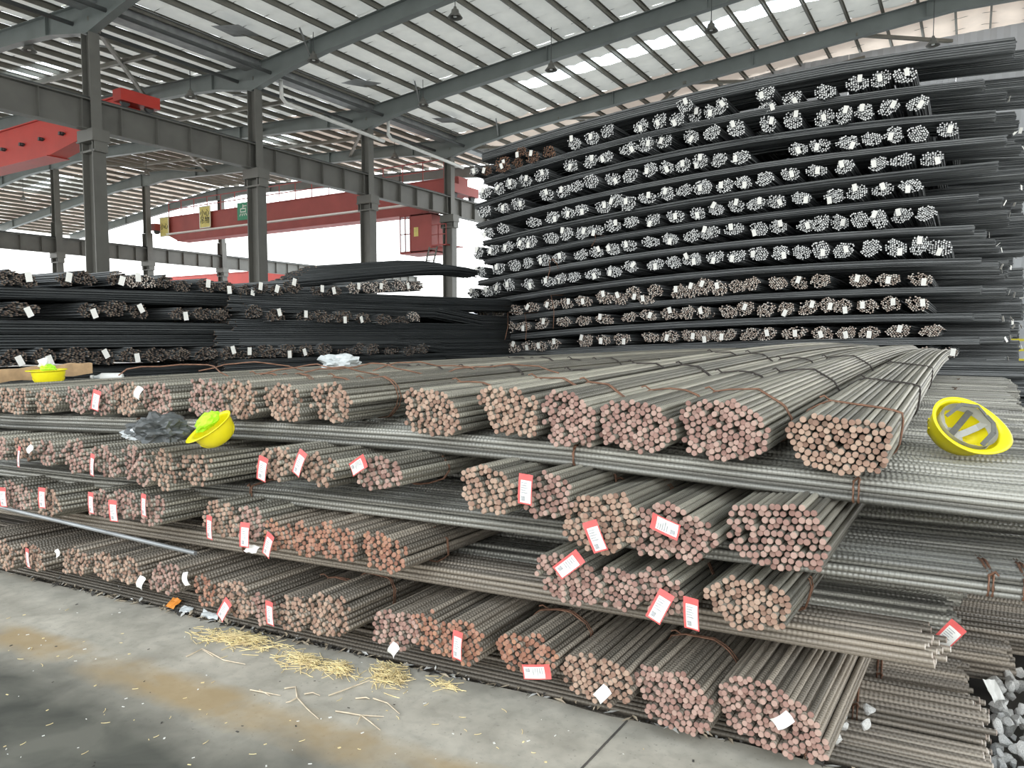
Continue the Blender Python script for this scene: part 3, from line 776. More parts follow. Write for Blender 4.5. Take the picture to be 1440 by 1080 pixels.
ZL1 = lay_prof([(-9, .92), (-5, .93), (-3.2, .985), (-2.2, .995), (-1.5, .99), (-1.0, .97), (-.5, .945), (0, .925), (.3, .92), (3, .90)])
ZL2 = lay_prof([(-9, .62), (-4.4, .635), (-3, .685), (-1.5, .69), (0, .683), (3, .68)])
ZL3 = lay_prof([(-9, .38), (-4.6, .395), (-3, .41), (-1.5, .42), (0, .42), (3, .42)])
ZL4 = lay_prof([(-9, -.02), (3, -.02)])
g1 = 'grey rebar bundles laid along the front stack'
def ends(s): return s
# layer 1
long_bundle(-8.6, 1.6, .16, ZL1, .30, .105, 'grey ribbed rebar bundle laid lengthwise directly under the front stack\'s top row', g1, True, 1, ties=(1.9, 2.9, 5.4))
names = ORD[1:]
dd = .50; k = 0
while dd < 8.6:
    e = 1.3 if dd < 1.2 else (.10 + .137 * dd + R.uniform(-.05, .10))
    long_bundle(-8.7, e, dd, lambda s, q=dd: ZL1(s) + .01 - .004 * q, .31, .10 + .02 * (k % 2), 'grey lengthwise rebar bundle, %s back from the front in the upper cross layer' % names[k], g1, dd < .9, 30 + k, nseg=8, mats=('bar_l', 'end_brown'), ties=(() if k % 3 else (.5,)))
    dd += .345 if k else .36; k += 1
# layer 2
long_bundle(-8.6, 1.6, .14, ZL2, .27, .085, 'grey ribbed rebar bundle lengthwise under the second row, bound with two wires at right', g1, True, 2, ties=(1.42, 1.52, 4.6))
for k in range(7): long_bundle(-8.6, (1.4, 1.1, .6, .4, .5, .3, .5)[k], .46 + .33 * k, lambda s: ZL2(s) + .01, .3, .09, 'grey lengthwise rebar bundle, %s back in the second cross layer' % names[k], g1, False, 60 + k, nseg=6, mats=('bar_l', 'end_brown'))
# layer 3
r3 = long_bundle(-8.6, -.06, .14, ZL3, .27, .085, 'lengthwise rebar bundle under the third row, ends with a hanging tag at right', g1, True, 3, ties=(3.0,), mats=('bar_rusty', 'end_brown'), endj=.02)
o = mesh_obj('paper_tag', TAGS[0], r3, (.06, -.05, ZL3(-.06) + .02), (.1, .6, math.radians(-110)))
for k in range(7): long_bundle(-8.6, (.01, .07, .36, .9, .8, .7, .7)[k], .46 + .33 * k, lambda s: ZL3(s) + .01, .3, .09, 'grey lengthwise rebar bundle, %s back in the third cross layer' % names[k], g1, False, 70 + k, nseg=6, mats=('bar_l', 'end_brown'))
# bottom layer
for k in range(8):
    e = (.12, .135, .10, .3, .9, 1.0, .9, .8)[k]
    long_bundle(-9.2, e, .17 + .33 * k, lambda s, k=k: ZL4(s) + (.0 if k == 0 else .035 + .015 * (k > 1)), .31, .12, 'rusty lengthwise rebar bundle, %s from the kerb in the bottom layer' % ORD[k], g1, k < 2, 80 + k, nseg=4, mats=('bar_rusty', 'end_brown'), ties=((.55, .62, .98) if k == 0 else (.42, .5) if k == 1 else (.3,) if k == 2 else ()))

# ================================================================== tall stack behind
CR = {'A': (640, 80), 'B': (980, 80), 'C': (640, 290), 'D': (980, 290)}
T = [
 ('silver', 'A 268 590 88 66;A 270 622 90 60;A 350 598 68 66;A 372 535 70 55;A 437 562 72 72;A 530 535 76 72;A 108 645 56 45;A 180 640 50 52;A 670 485 75 80;A 770 457 85 75;A 857 418 75 80;A 1045 390 85 85;A 1150 362 80 92;A 1292 272 95 76;A 1248 352 88 84;A 1345 322 84 98;B 74 308 70 90;B 138 278 82 98;B 385 208 112 80;B 400 282 112 74;B 535 235 115 85;B 722 195 125 92;B 902 150 135 92;B 1035 125 115 98;B 1170 105 142 94'),
 ('silver', 'A 165 765 75 72;A 245 742 75 75;A 312 712 70 70;A 390 697 85 75;A 487 667 85 75;A 650 612 85 75;A 762 588 85 78;A 845 563 88 68;A 975 517 105 75;A 1072 495 85 88;A 1175 475 95 82;A 1328 447 85 95;B 82 425 100 92;B 220 403 105 98;B 400 378 95 104;B 540 358 110 104;B 718 345 112 100;B 828 330 95 104;B 942 312 115 100;B 1080 283 130 94;B 1240 260 135 90'),
 ('silver', 'A 165 872 75 70;A 268 852 80 60;A 355 828 80 75;A 515 777 80 70;A 610 758 80 75;A 680 728 90 70;A 765 700 85 80;A 888 688 90 74;A 985 668 90 78;A 1098 636 90 84;A 1190 622 80 84;A 1280 610 90 84;A 1378 588 88 84;B 25 588 70 84;B 125 580 95 84;B 248 567 120 80;B 570 518 112 82;B 692 500 125 82;B 848 483 140 82;B 985 460 125 84;B 1108 440 115 100;B 1243 432 125 94;B 1410 410 125 90'),
 ('silver', 'C 185 150 75 60;C 270 126 68 68;C 443 90 88 64;C 547 62 85 70;C 635 38 75 74;C 710 22 90 66;A 832 845 90 70;A 905 808 90 78;A 975 825 90 84;A 1080 795 105 64;A 1190 770 95 84;A 1288 750 95 74;A 1385 735 95 84;B 40 730 95 84;B 155 725 100 84;B 260 707 105 78;B 383 687 112 84;B 525 660 110 78;B 672 640 125 74;B 832 617 115 84;B 1022 603 120 84;B 1155 580 142 78;B 1322 573 135 84'),
 ('silver', 'C 130 262 60 74;C 212 247 75 60;C 292 230 75 68;C 370 212 70 74;C 422 202 75 74;C 540 180 90 64;C 627 157 85 78;C 718 150 95 74;C 795 135 85 64;C 887 110 95 78;C 990 90 100 66;C 1113 78 85 74;C 1240 58 105 74;C 1365 42 90 74;B 108 857 95 74;B 222 840 95 74;B 330 825 110 78;B 447 815 115 78;B 588 793 118 78;B 775 783 125 84;B 900 763 118 84;B 1045 747 130 78;B 1203 725 150 76'),
 ('silver', 'C 140 370 70 64;C 245 352 75 64;C 335 333 72 68;C 410 320 65 64;C 500 303 80 68;C 582 288 80 68;C 708 273 80 68;C 795 258 80 68;C 887 242 85 70;C 978 223 92 70;C 1100 200 105 68;C 1210 184 95 74;C 1330 167 95 78;C 1415 152 75 74;D 78 148 110 74;D 208 130 112 68;D 350 127 105 80;D 457 115 100 84;D 612 112 104 76;D 695 95 105 98;D 803 90 105 98;D 915 75 110 94;D 1022 72 110 112;D 1155 52 130 88;D 1290 42 130 90'),
 ('silver', 'C 100 490 68 60;C 180 482 70 58;C 230 462 60 70;C 302 442 68 74;C 413 440 70 68;C 527 423 85 64;C 588 408 75 68;C 670 400 85 60;C 775 382 92 66;C 893 367 95 70;C 985 340 92 70;C 1125 328 100 70;C 1228 315 95 74;C 1330 300 105 74;D 0 297 50 74;D 103 288 105 74;D 223 282 110 74;D 347 267 115 80;D 470 262 108 84;D 590 258 110 88;D 697 245 105 104;D 825 248 125 88;D 980 237 125 104;D 1120 233 125 110;D 1252 220 115 114;D 1365 235 150 98'),
 ('brown', 'C 148 603 85 58;C 240 597 85 55;C 340 583 85 60;C 432 568 90 58;C 540 552 95 60;C 625 545 80 64;C 722 533 100 64;C 838 513 95 80;C 925 519 84 76;C 1000 487 95 78;C 1070 524 105 58;C 1125 475 90 78;C 1255 478 85 88;C 1325 475 92 88;C 1400 450 90 98;D 40 455 98 100;D 120 460 105 94;D 225 450 98 78;D 305 435 110 84;D 458 432 115 78;D 575 430 100 78;D 693 420 118 84;D 920 418 135 78;D 1072 415 150 78;D 1255 410 150 78'),
 ('brown', 'C 135 705 90 64;C 205 697 80 60;C 300 680 100 68;C 385 675 90 55;C 490 660 85 68;C 612 650 90 60;C 722 645 90 60;C 840 635 108 60;C 980 622 100 60;C 1085 612 100 64;C 1205 605 105 74;C 1305 597 98 84;C 1398 597 80 74;D 50 600 108 74;D 175 592 110 78;D 270 575 108 92;D 390 582 110 88;D 500 578 95 84;D 628 570 120 88;D 740 555 108 92;D 820 562 108 88;D 960 563 130 84;D 1090 548 118 94;D 1238 548 140 90'),
 ('brown', 'C 240 800 85 55;C 325 793 88 64;C 410 785 84 62;C 480 788 78 60;C 550 775 92 62;C 733 757 90 74;C 833 752 85 60;C 935 748 105 68;C 1098 737 105 60;C 1208 733 110 72;C 1322 728 100 70;C 1405 728 78 64;D 45 730 110 68;D 125 730 84 68;D 185 722 78 68;D 295 720 110 74;D 395 718 112 78;D 550 712 155 74;D 705 715 130 84;D 838 712 120 78;D 970 710 130 74;D 1130 702 150 78;D 1320 698 155 74'),
 ('brown', 'C 620 865 62 55;C 740 865 70 55;C 850 860 80 60;C 935 858 80 58;C 1035 856 74 58;C 1120 853 75 58;C 1195 850 80 62;C 1355 850 84 60;D 10 848 70 58;D 120 845 74 58;D 1130 818 95 62;D 1305 820 130 66;D 1425 822 90 60'),
]
BY = 14.5
def far_variants(endmat, seed, n=7, tagp=True):
    out = []
    for i in range(n):
        rnd = random.Random(seed + i)
        cs = pack(1.0, .8, .102, rnd, .07, 2.2, rnd.uniform(-.3, .3), .05)
        me = bars_mesh('rebars', [(x, rnd.gauss(0, .02), z, .041, 9.0) for x, z in cs], 9, ['bar_dark', endmat], 6, None, 1, False)
        out.append(me)
    return out
VAR = {'silver': far_variants('end_silver', 100), 'brown': far_variants('end_brown', 200), 'dark': far_variants('end_dark', 300), 'brick': far_variants('end_brick', 400, 3)}
mb = MB(); mb.box((-.5, -.03, -.5), (.5, 0, .5)); ft_me = mb.mesh('paper_tag', ['paper'])
def far_bundle(p, w, h, rz, kind, label, group, rnd, tg=.7, name='rebar_bundle', ts=1.0):
    root = empty(name, p, rz); tag(root, label, 'rebar bundle', group)
    o = mesh_obj('rebars', rnd.choice(VAR[kind]), root); o.scale = (w * rnd.choice((-1, 1)), 1, h / .8); o['kind'] = 'stuff'
    if rnd.random() < tg:
        o = mesh_obj('paper_tag', ft_me, root, (rnd.uniform(-.25, .25) * w, -.06, rnd.uniform(-.3, .3) * h), (0, rnd.gauss(0, .25), 0)); o.scale = (.075 * ts, .2, .125 * ts)
    return root
tiers = []
for ti, (kind, s) in enumerate(T):
    items = []
    for q in s.split(';'):
        c, x, y, w, h = q.split(); ox, oy = CR[c]
        items.append((ox + float(x) / 4, oy + float(y) / 4, float(w) / 4, float(h) / 4))
    order = sorted(range(len(items)), key=lambda k: items[k][0]); pts = []
    for rank, k in enumerate(order):
        x, y, w, h = items[k]; rnd = random.Random(ti * 100 + k)
        Yp = BY + rnd.uniform(-.15, .15)
        p = onY(x, y, Yp); wl2 = onY(x - w / 2, y, Yp); wr = onY(x + w / 2, y, Yp); t1 = onY(x, y - h / 2, Yp); t0 = onY(x, y + h / 2, Yp)
        kk = kind
        if ti == 0 and k in (0, 1, 2, 3, 4, 5, 7): kk = 'brick'
        col = {'silver': 'silver-ended', 'brown': 'brown-ended', 'brick': 'rusty red-brown'}[kk]
        far_bundle(p, wr[0] - wl2[0], (t1[2] - t0[2]), rnd.gauss(0, .006), kk, '%s rebar bundle %s from left in the tall stack\'s %s tier from top' % (col, ORD[rank], ORD[ti]), 'cross-laid rebar bundles in the tall stack', rnd, .78)
        pts.append((p[0], p[2]))
    tiers.append(np.polyfit([a for a, b_ in pts], [b_ for a, b_ in pts], 2))
# lengthwise bundles between the tiers
def tierz(i, x): return float(np.polyval(tiers[i], x))
ENDX = [.45, .05, .22, .38, .28, .02, -.02, .10, .12, .02, .12, .0, .2]
for li in range(12):
    if li == 0: f = lambda x: tierz(0, x) + .33 - max(0, (x + 2)) * .02
    elif li == 11: f = lambda x: tierz(10, x) - .22
    else: f = lambda x, i=li: (tierz(i - 1, x) + tierz(i, x)) / 2 + .01
    for k in range(4):
        xl, xr = -9.9 + R.uniform(-.2, .2), ENDX[li] + (0 if k == 0 else R.uniform(.05, .35) + .12 * k)
        th = .24 if li == 0 else .14
        rnd = random.Random(500 + li * 10 + k)
        Ld = xr - xl
        root = empty('long_rebar_bundle', (xr, BY + .25 + k * (.7 if k < 2 else 1.1), 0), PI / 2)
        tag(root, 'dark lengthwise rebar bundle, %s back in the tall stack\'s %s cross layer from top' % (('foremost', 'second', 'third', 'fourth')[k], ORD[li]), 'rebar bundle', 'lengthwise rebar bundles in the tall stack')
        cs = pack(.5, th, .031, rnd, .05, 7, 0, .01)
        prof = lambda y, f=f, xr=xr: (0.0, f(xr - y))
        front = [c for c in cs if c[0] > -9]
        me = bars_mesh('rebars', [(x, rnd.gauss(0, .01), z, .0145, Ld) for x, z in front], Ld, ['bar_dark', 'end_dark'], 5, prof, 8, False)
        o = mesh_obj('rebars', me, root); o['kind'] = 'stuff'
        if k and rnd.random() < .8:
            o = mesh_obj('paper_tag', ft_me, root, (rnd.uniform(.0, .2), -.05, prof(0)[1] + rnd.uniform(-.05, .05)), (rnd.gauss(0, .4), rnd.gauss(0, .3), rnd.gauss(0, .5))); o.scale = (.05, .1, .1)
# deeper right-hand pile ends, staggered, behind the tall stack
for li in range(13):
    rnd = random.Random(900 + li)
    for k in range(2):
        Yk = 18.6 + k * 2.6
        zz = 5.45 - li * .425
        xr = Yk * .047 + rnd.uniform(-.28, .12)
        root = empty('long_rebar_bundle', (xr, Yk, zz), PI / 2)
        tag(root, 'dark rebar bundle end jutting behind the tall stack, %s from top, %s pile' % (ORD[li], ('nearer', 'farther')[k]), 'rebar bundle', 'rebar bundle ends jutting out behind the tall stack')
        cs = pack(.62, .40, .036, rnd, .05, 8, 0, .0)
        me = bars_mesh('rebars', [(x, rnd.gauss(0, .012), z, .017, 9) for x, z in cs], 9, ['bar_dark', 'end_dark'], 5, None, 1, False)
        o = mesh_obj('rebars', me, root); o['kind'] = 'stuff'
        o = mesh_obj('paper_tag', ft_me, root, (rnd.uniform(-.1, .2), -.07, rnd.uniform(-.1, .1)), (rnd.gauss(0, .4), rnd.gauss(0, .3), rnd.gauss(0, .5))); o.scale = (.05, .1, .09)

# low dark piles in the aisle between the front stack and the tall stack
for li in range(5):
    for k in range(3):
        rnd = random.Random(950 + li * 3 + k); Yk = 12.35 + k * .62
        root = empty('long_rebar_bundle', (1.6 - .2 * li + rnd.uniform(-.3, .3) + .2 * k, Yk, .05 + li * .235), PI / 2)
        tag(root, 'dark low rebar bundle behind the front stack\'s right end, %s level, %s back' % (ORD[li], ORD[k]), 'rebar bundle', 'low dark bundles between the two big stacks')
        cs = pack(.6, .22, .031, rnd, .05, 8, 0, .0)
        o = mesh_obj('rebars', bars_mesh('rebars', [(x, rnd.gauss(0, .02), z, .0148, 10) for x, z in cs], 10, ['bar_dark', 'end_dark'], 5, None, 1, False), root); o['kind'] = 'stuff'
# yellow guard frame seen past the tall stack
p = onY(1431, 492, 27.0)
r = empty('guard_frame', (p[0], 27, p[2])); tag(r, 'small yellow guard frame beyond the tall stack\'s lower right corner', 'barrier')
for dx in (-.35, 0, .35):
    mb = MB(); mb.beam((dx, 0, -p[2] - .1), (dx, 0, .35), .06, .06); mb.obj('post', 'yellow', r)
for dz in (-.3, 0, .3):
    mb = MB(); mb.beam((-.38, 0, dz), (.38, 0, dz), .05, .07); mb.obj('rail', 'yellow', r)

# ================================================================== left stack
LX = -9.0
LT = [('dark', 'top', '12 390 40 24;38 394 30 22;92 393 28 20;120 391 34 22;163 391 28 22;185 395 26 20;207 396 24 20;232 396 26 20;256 402 24 18;290 401 30 20;320 403 26 17;346 407 24 16;367 405 22 16;388 408 20 16;412 403 24 20;447 410 20 14;470 409 20 15;497 405 19 17;515 404 17 17;530 404 17 17;545 402 17 17;560 401 17 17;573 402 17 16;587 402 18 15'),
      ('dark', 'middle', '28 435 60 22;125 436 32 22;160 434 38 24;195 438 30 22;253 441 30 18;285 441 30 18;310 442 28 18;357 438 24 20;387 443 30 19;430 443 26 18;455 445 24 18;481 445 26 18;510 447 24 16;540 449 24 16;564 451 22 14;582 445 17 15'),
      ('dark', 'bottom', '18 503 42 26;62 501 36 25;105 500 42 25;146 502 40 24;184 499 36 22;220 499 36 22;255 498 34 20;290 497 34 20;322 496 30 20;351 495 28 20;378 494 28 19;403 493 24 19;430 492 24 19;456 491 22 18;486 492 22 17;506 490 20 17;524 491 19 17;550 492 20 15;576 493 18 15;594 490 18 15')]
ltz = []
for kind, lev, s in LT:
    items = [tuple(float(v) for v in q.split()) for q in s.split(';')]; pts = []
    for k, (x, y, w, h) in enumerate(items):
        rnd = random.Random(3000 + k * 7 + len(lev))
        Xp = LX + rnd.uniform(-.12, .12)
        p = onX(x, y, Xp); a_ = onX(x - w / 2, y, Xp); b_ = onX(x + w / 2, y, Xp); t1 = onX(x, y - h / 2, Xp); t0 = onX(x, y + h / 2, Xp)
        kk = 'brown' if lev == 'top' and (k > 16 or k in (5, 6)) else ('brown' if lev == 'middle' and k == 15 else 'dark')
        ww = min(.62, b_[1] - a_[1])
        far_bundle(p, ww, t1[2] - t0[2], PI / 2 + rnd.gauss(0, .03), kk, '%s rebar bundle, %s from left in the left-hand dark stack\'s %s tier' % ('pale-ended' if kk == 'brown' else 'dark brown', ORD[k], lev), 'end-on rebar bundles in the left-hand dark stack', rnd, .6, ts=.9)
        pts.append((p[1], p[2]))
    ltz.append(np.polyfit([a for a, b_ in pts], [b_ for a, b_ in pts], 1))
def lz(i, y): return float(np.polyval(ltz[i], y))
LL = [(lambda y: (lz(0, y) + lz(1, y)) / 2 + .02, .16, 'upper'), (lambda y: (lz(1, y) + lz(2, y)) / 2 + .06, .16, 'middle'), (lambda y: (lz(1, y) + lz(2, y)) / 2 - .08, .12, 'lower middle'), (lambda y: lz(2, y) - .24, .16, 'lowest'), (lambda y: lz(1, y) + (0 if y > 11.9 else .16), .12, 'highest middle'), (lambda y: lz(2, y) + (0 if y > 12 else .13), .1, 'lower')]
for li, (f, th, lev) in enumerate(LL):
    for k in range(3):
        for seg, (ya, yb) in enumerate(((.5, 7.2), (6.9, 15.2))):
            rnd = random.Random(4000 + li * 10 + k + seg * 5); ya2 = ya + rnd.uniform(-.3, .3); yb2 = yb + rnd.uniform(-.4, .4)
            root = empty('long_rebar_bundle', (LX - .3 - k * .6 + .03 * seg, ya2, 0), 0)
            tag(root, 'dark lengthwise rebar bundle, %s back, %s half, left stack\'s %s layer' % (('foremost', 'second', 'third')[k], ('nearer', 'farther')[seg], lev), 'rebar bundle', 'lengthwise rebar bundles in the left-hand dark stack')
            cs = pack(.5, th + (.14 if seg else 0), .031, rnd, .05, 7, 0, .01)
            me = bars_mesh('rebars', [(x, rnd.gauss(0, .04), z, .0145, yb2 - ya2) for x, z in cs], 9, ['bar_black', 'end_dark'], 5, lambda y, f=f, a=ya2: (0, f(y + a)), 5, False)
            o = mesh_obj('rebars', me, root); o['kind'] = 'stuff'
# a shallow heap of bars lying along the top of the left stack's far half
for k in range(5):
    rnd = random.Random(4500 + k); a, b_ = onX(395 + 22 * k, 398 - k * 5, LX - .7), onX(655, 385 - k * 3, LX - .7)
    root = empty('long_rebar_bundle', (LX - .6 - .25 * k, a[1], 0), 0)
    tag(root, 'dark rebar bundle lying on top of the left stack\'s far half, %s back' % ('foremost', 'second', 'third', 'fourth', 'fifth')[k], 'rebar bundle', 'rebar bundles lying on top of the left-hand dark stack')
    z0, z1 = a[2], b_[2]; L = b_[1] - a[1]
    cs = pack(.5, .2, .031, rnd, .1, 4, 0, .02)
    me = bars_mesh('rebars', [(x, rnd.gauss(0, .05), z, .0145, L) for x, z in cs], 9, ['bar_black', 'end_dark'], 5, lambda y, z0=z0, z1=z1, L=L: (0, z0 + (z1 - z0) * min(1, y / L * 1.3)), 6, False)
    o = mesh_obj('rebars', me, root); o['kind'] = 'stuff'

# ================================================================== small things
def basis(zdir, xdir):
    z = Vector(zdir).normalized(); x = Vector(xdir); x = (x - z * x.dot(z)).normalized(); y = z.cross(x)
    return Matrix((x, y, z)).transposed()
def camvec(r, u, f):     # direction given as right / up / towards-the-viewer
    return tuple(RGT * r + np.array([0, 0, 1.]) * u - np.array([FWD[0], FWD[1], 0]) * f)
def helmet(loc, zdir, xdir, label, s=1.0, inner=True, contents=None):
    """local +Z is out of the opening, +X the peak"""
    root = empty('hard_hat', loc); root.rotation_mode = 'QUATERNION'; root.rotation_quaternion = basis(zdir, xdir).to_quaternion(); root.scale = (s, s, s)
    tag(root, label, 'hard hat', 'yellow hard hats left on the bars')
    a, b_, h = .128, .103, .135; nt, na = 12, 40
    mb = MB()
    def ring(t, off):
        c, sn = max(math.cos(t * PI / 2), 0) ** .62, math.sin(t * PI / 2) ** 1.1
        return [((a + off) * c * math.cos(q), (b_ + off) * c * math.sin(q), -(h + off) * sn) for q in (2 * PI * k / na for k in range(na))]
    def brim(w, pk, z):
        return [((a + w + pk * max(0, math.cos(q)) ** 2) * math.cos(q), (b_ + w) * math.sin(q), z - .004 * math.cos(q)) for q in (2 * PI * k / na for k in range(na))]
    seq = [ring(1 - i / nt, 0.0) for i in range(nt + 1)] + [brim(.016, .028, .004), brim(.019, .032, .001), brim(.016, .028, -.004)] + [ring(i / nt, .0035) for i in range(nt + 1)]
    vs = [v for r_ in seq for v in r_]
    mb.add(vs, [(i * na + k, i * na + (k + 1) % na, (i + 1) * na + (k + 1) % na, (i + 1) * na + k) for i in range(len(seq) - 1) for k in range(na)], 0, True)
    mb.obj('shell', 'yellow', root)
    mb = MB()   # ridge along the crown
    for dy in (-.022, 0, .022):
        pts = []
        for i in range(15):
            t = -.8 + 1.6 * i / 14
            pts.append(((a) * math.sin(t * PI / 2) * .97, dy, -(h + .003) * math.cos(t * PI / 2) ** .62))
        mb.tube(pts, .004, 5)
    mb.obj('crown_ridge', 'yellow', root)
    if inner:
        mb = MB(); q = []
        for k in range(na):
            an = 2 * PI * k / na; q.append(((a - .014) * math.cos(an), (b_ - .012) * math.sin(an)))
        vs = [(x, y, .006) for x, y in q] + [(x * .93, y * .93, -.038) for x, y in q]
        mb.add(vs, [(k, (k + 1) % na, na + (k + 1) % na, na + k) for k in range(na)], 0, True)
        mb.obj('headband', 'cradle', root)
        mb = MB()
        for an in (.7, 2.4, 3.9, 5.6):
            pts = [((a - .015) * math.cos(an) * (1 - t ** 1.6), (b_ - .013) * math.sin(an) * (1 - t ** 1.6), -.02 - .085 * math.sin(t * PI / 2)) for t in (0, .3, .6, .85, 1)]
            for p, q_ in zip(pts, pts[1:]): mb.beam(p, q_, .026, .002)
        mb.tube([(0, 0, -.107), (0, 0, -.102)], .042, 14)
        mb.obj('cradle', 'cradle', root)
        mb = MB()
        pts = [(-.02, -.095, -.01), (-.03, -.06, -.06), (-.02, -.01, -.085), (.005, .04, -.07), (.02, .085, -.02)]
        for p, q_ in zip(pts, pts[1:]): mb.beam(p, q_, .024, .003)
        pts = [(.07, .075, .0), (.085, .03, .022), (.08, -.02, .03), (.05, -.075, .004)]
        for p, q_ in zip(pts, pts[1:]): mb.beam(p, q_, .018, .003)
        pts = [(.07, .075, .0), (.02, .08, .03), (-.05, .06, .034), (-.095, .0, .012)]
        for p, q_ in zip(pts, pts[1:]): mb.beam(p, q_, .014, .003)
        mb.obj('chin_strap', 'strap', root)
    return root
def blob(name, mat, loc, size, seed, amp=.3, freq=9, sub=3, flat=True, rot=0.0):
    bm = bmesh.new(); bmesh.ops.create_icosphere(bm, subdivisions=sub, radius=1)
    for v in bm.verts:
        p = v.co.copy(); q = Vector((p.x * 2.2 + seed, p.y * 2.2, p.z * 2.2))
        n_ = noise.noise(q) * amp + abs(noise.noise(q * 2.7)) * amp * .7 - .5 * amp * abs(noise.noise(q * 5.1))
        v.co = p * (1 + n_)
        v.co = Vector((v.co.x * size[0] / 2, v.co.y * size[1] / 2, max(v.co.z, -.75) * size[2] / 2))
    me = bpy.data.meshes.new(name); bm.to_mesh(me); bm.free(); me.materials.append(M[mat])
    if not flat: me.polygons.foreach_set('use_smooth', [True] * len(me.polygons))
    o = mesh_obj(name, me, None, loc, (0, 0, rot)); return o

# hard hats
p = onz(1361, 621, 1.055)
helmet((p[0], p[1], 1.118), camvec(.10, .55, .83), camvec(1, -.40, .0), 'yellow hard hat with grey chin strap tipped open on the bars at the right', .97)
p = onz(296, 606, 1.02)
h2 = helmet((p[0] - .0, p[1], 1.045), camvec(-.42, .80, .42), camvec(-.75, -.45, .25), 'yellow hard hat holding a lime hi-vis cloth, beneath the top row', .73, False)
cl = blob('folded_cloth', 'hivis', (0, 0, 0), (.125, .085, .07), 3, .35); cl.parent = None
cl.location = tuple(Vector(h2.location) + Vector(camvec(-.01, .018, .01))); cl.rotation_euler = (0, math.radians(-38), YAW)
tag(cl, 'lime hi-vis cloth stuffed into the tilted yellow hard hat', 'cloth')
p = onX(68, 527, -5.9)
h3 = helmet((p[0], p[1], p[2] + .035), camvec(.0, 1, .05), camvec(-1, 0, .2), 'yellow hard hat upside down beside the timber board at the far left', .88, False)
cl = blob('folded_cloth', 'hivis', (p[0], p[1], p[2] + .05), (.11, .1, .06), 5, .3); tag(cl, 'lime cloth lying in the upturned hard hat at far left', 'cloth')
cl = blob('crumpled_paper', 'paper', tuple(np.array((p[0], p[1], p[2] + .085)) + RGT * -.03), (.10, .07, .08), 8, .5, 9, 2); tag(cl, 'white crumpled paper in the upturned hard hat at far left', 'paper')
# bags, bottle, board
p = onz(226, 615, .985); o = blob('plastic_bag', 'bag', (p[0], p[1] , 1.02), (.25, .16, .14), 12, .5, 9, 4, True, YAW); tag(o, 'crumpled black plastic bag beside the hard hat with cloth', 'plastic bag')
p = onz(200, 614, .985); o = blob('plastic_bag', 'film', (p[0], p[1] - .02, 1.0), (.13, .10, .07), 17, .5, 9, 3, True, YAW); tag(o, 'pale grey plastic film left of the black bag', 'plastic bag')
p = onz(476, 511, 1.22); o = blob('plastic_bag', 'film', (p[0], p[1], 1.23), (.32, .2, .14), 22, .6, 9, 3, True, YAW); tag(o, 'clear crumpled plastic bag on top of the front stack before the dark stack', 'plastic bag')
p = onX(146, 522, -6.3) - np.array([0, 0, .05])
r = empty('plastic_bottle', tuple(p), YAW + .15); tag(r, 'small white plastic bottle lying on the bars right of the timber board', 'bottle')
mb = MB(); mb.tube([(-.02, 0, 0), (.13, 0, 0), (.15, 0, 0)], [.035, .035, .028], 12); mb.obj('bottle_body', 'white', r)
mb = MB(); mb.tube([(-.02, 0, 0), (-.06, 0, 0), (-.085, 0, 0)], [.034, .014, .014], 12); mb.obj('bottle_neck', 'film', r)
mb = MB(); mb.tube([(-.085, 0, 0), (-.105, 0, 0)], .018, 10); mb.obj('cap', 'white', r)
a_, b_ = onX(-90, 536, -6.3), onX(128, 517, -6.3)
mb = MB(); n = 14
for i in range(n + 1):
    t = i / n; c = Vector(a_) * (1 - t) + Vector(b_) * t
    w_ = .05 + .006 * math.sin(i * 1.7)
    for dz, dy in ((-w_, -.05), (w_ * .9 + .004 * math.sin(i * 2.3), -.05), (w_ * .9, .05), (-w_, .05)):
        mb.v.append((c.x + dy * 1.0, c.y - .3 * dy, c.z + dz))
for i in range(n):
    for k in range(4): mb.f.append((i * 4 + k, i * 4 + (k + 1) % 4, i * 4 + 4 + (k + 1) % 4, i * 4 + 4 + k)); mb.m.append(0); mb.sm.append(False)
mb.f += [(0, 1, 2, 3), (n * 4 + 3, n * 4 + 2, n * 4 + 1, n * 4)]; mb.m += [0, 0]; mb.sm += [False, False]
tag(mb.obj('timber_board', 'wood'), 'weathered timber board on the bars behind the upside-down hard hat', 'board')
# loose wires lying on the top row
for (x, y, sd, lb) in ((255, 527, 1, 'above the top row\'s left bundles'), (520, 527, 2, 'behind the isolated bundle in the middle'), (450, 527, 3, 'left of the middle on the front stack top'), (345, 522, 4, 'behind the paired bundles on the front stack top'), (590, 524, 5, 'on the front stack top right of the plastic bag'), (705, 527, 6, 'above the twisted bundle of the top row')):
    rnd = random.Random(sd); p = onz(x, y, 1.25); pts = []
    for i in range(10):
        t = i / 9 - .5; pts.append((p[0] + t * .55, p[1] + t * .3 + .06 * math.sin(t * 7 + sd), 1.255 + .05 * (1 - 4 * t * t) + rnd.uniform(-.01, .01)))
    mb = MB(); mb.tube(pts, .004, 5); tag(mb.obj('loose_wire', 'wire'), 'thin rusty loose wire lying ' + lb, 'wire')
# thin light bar lying on the third layer at the left
a_, b_ = onF(-30, 706, .2), onF(275, 778, .25)
mb = MB(); mb.tube([tuple(a_), tuple((a_ + b_) / 2 + np.array([0, 0, .0])), tuple(b_)], .011, 8); tag(mb.obj('loose_rebar', 'gal'), 'single pale loose bar lying aslant across the left end of the bottom row', 'rebar')

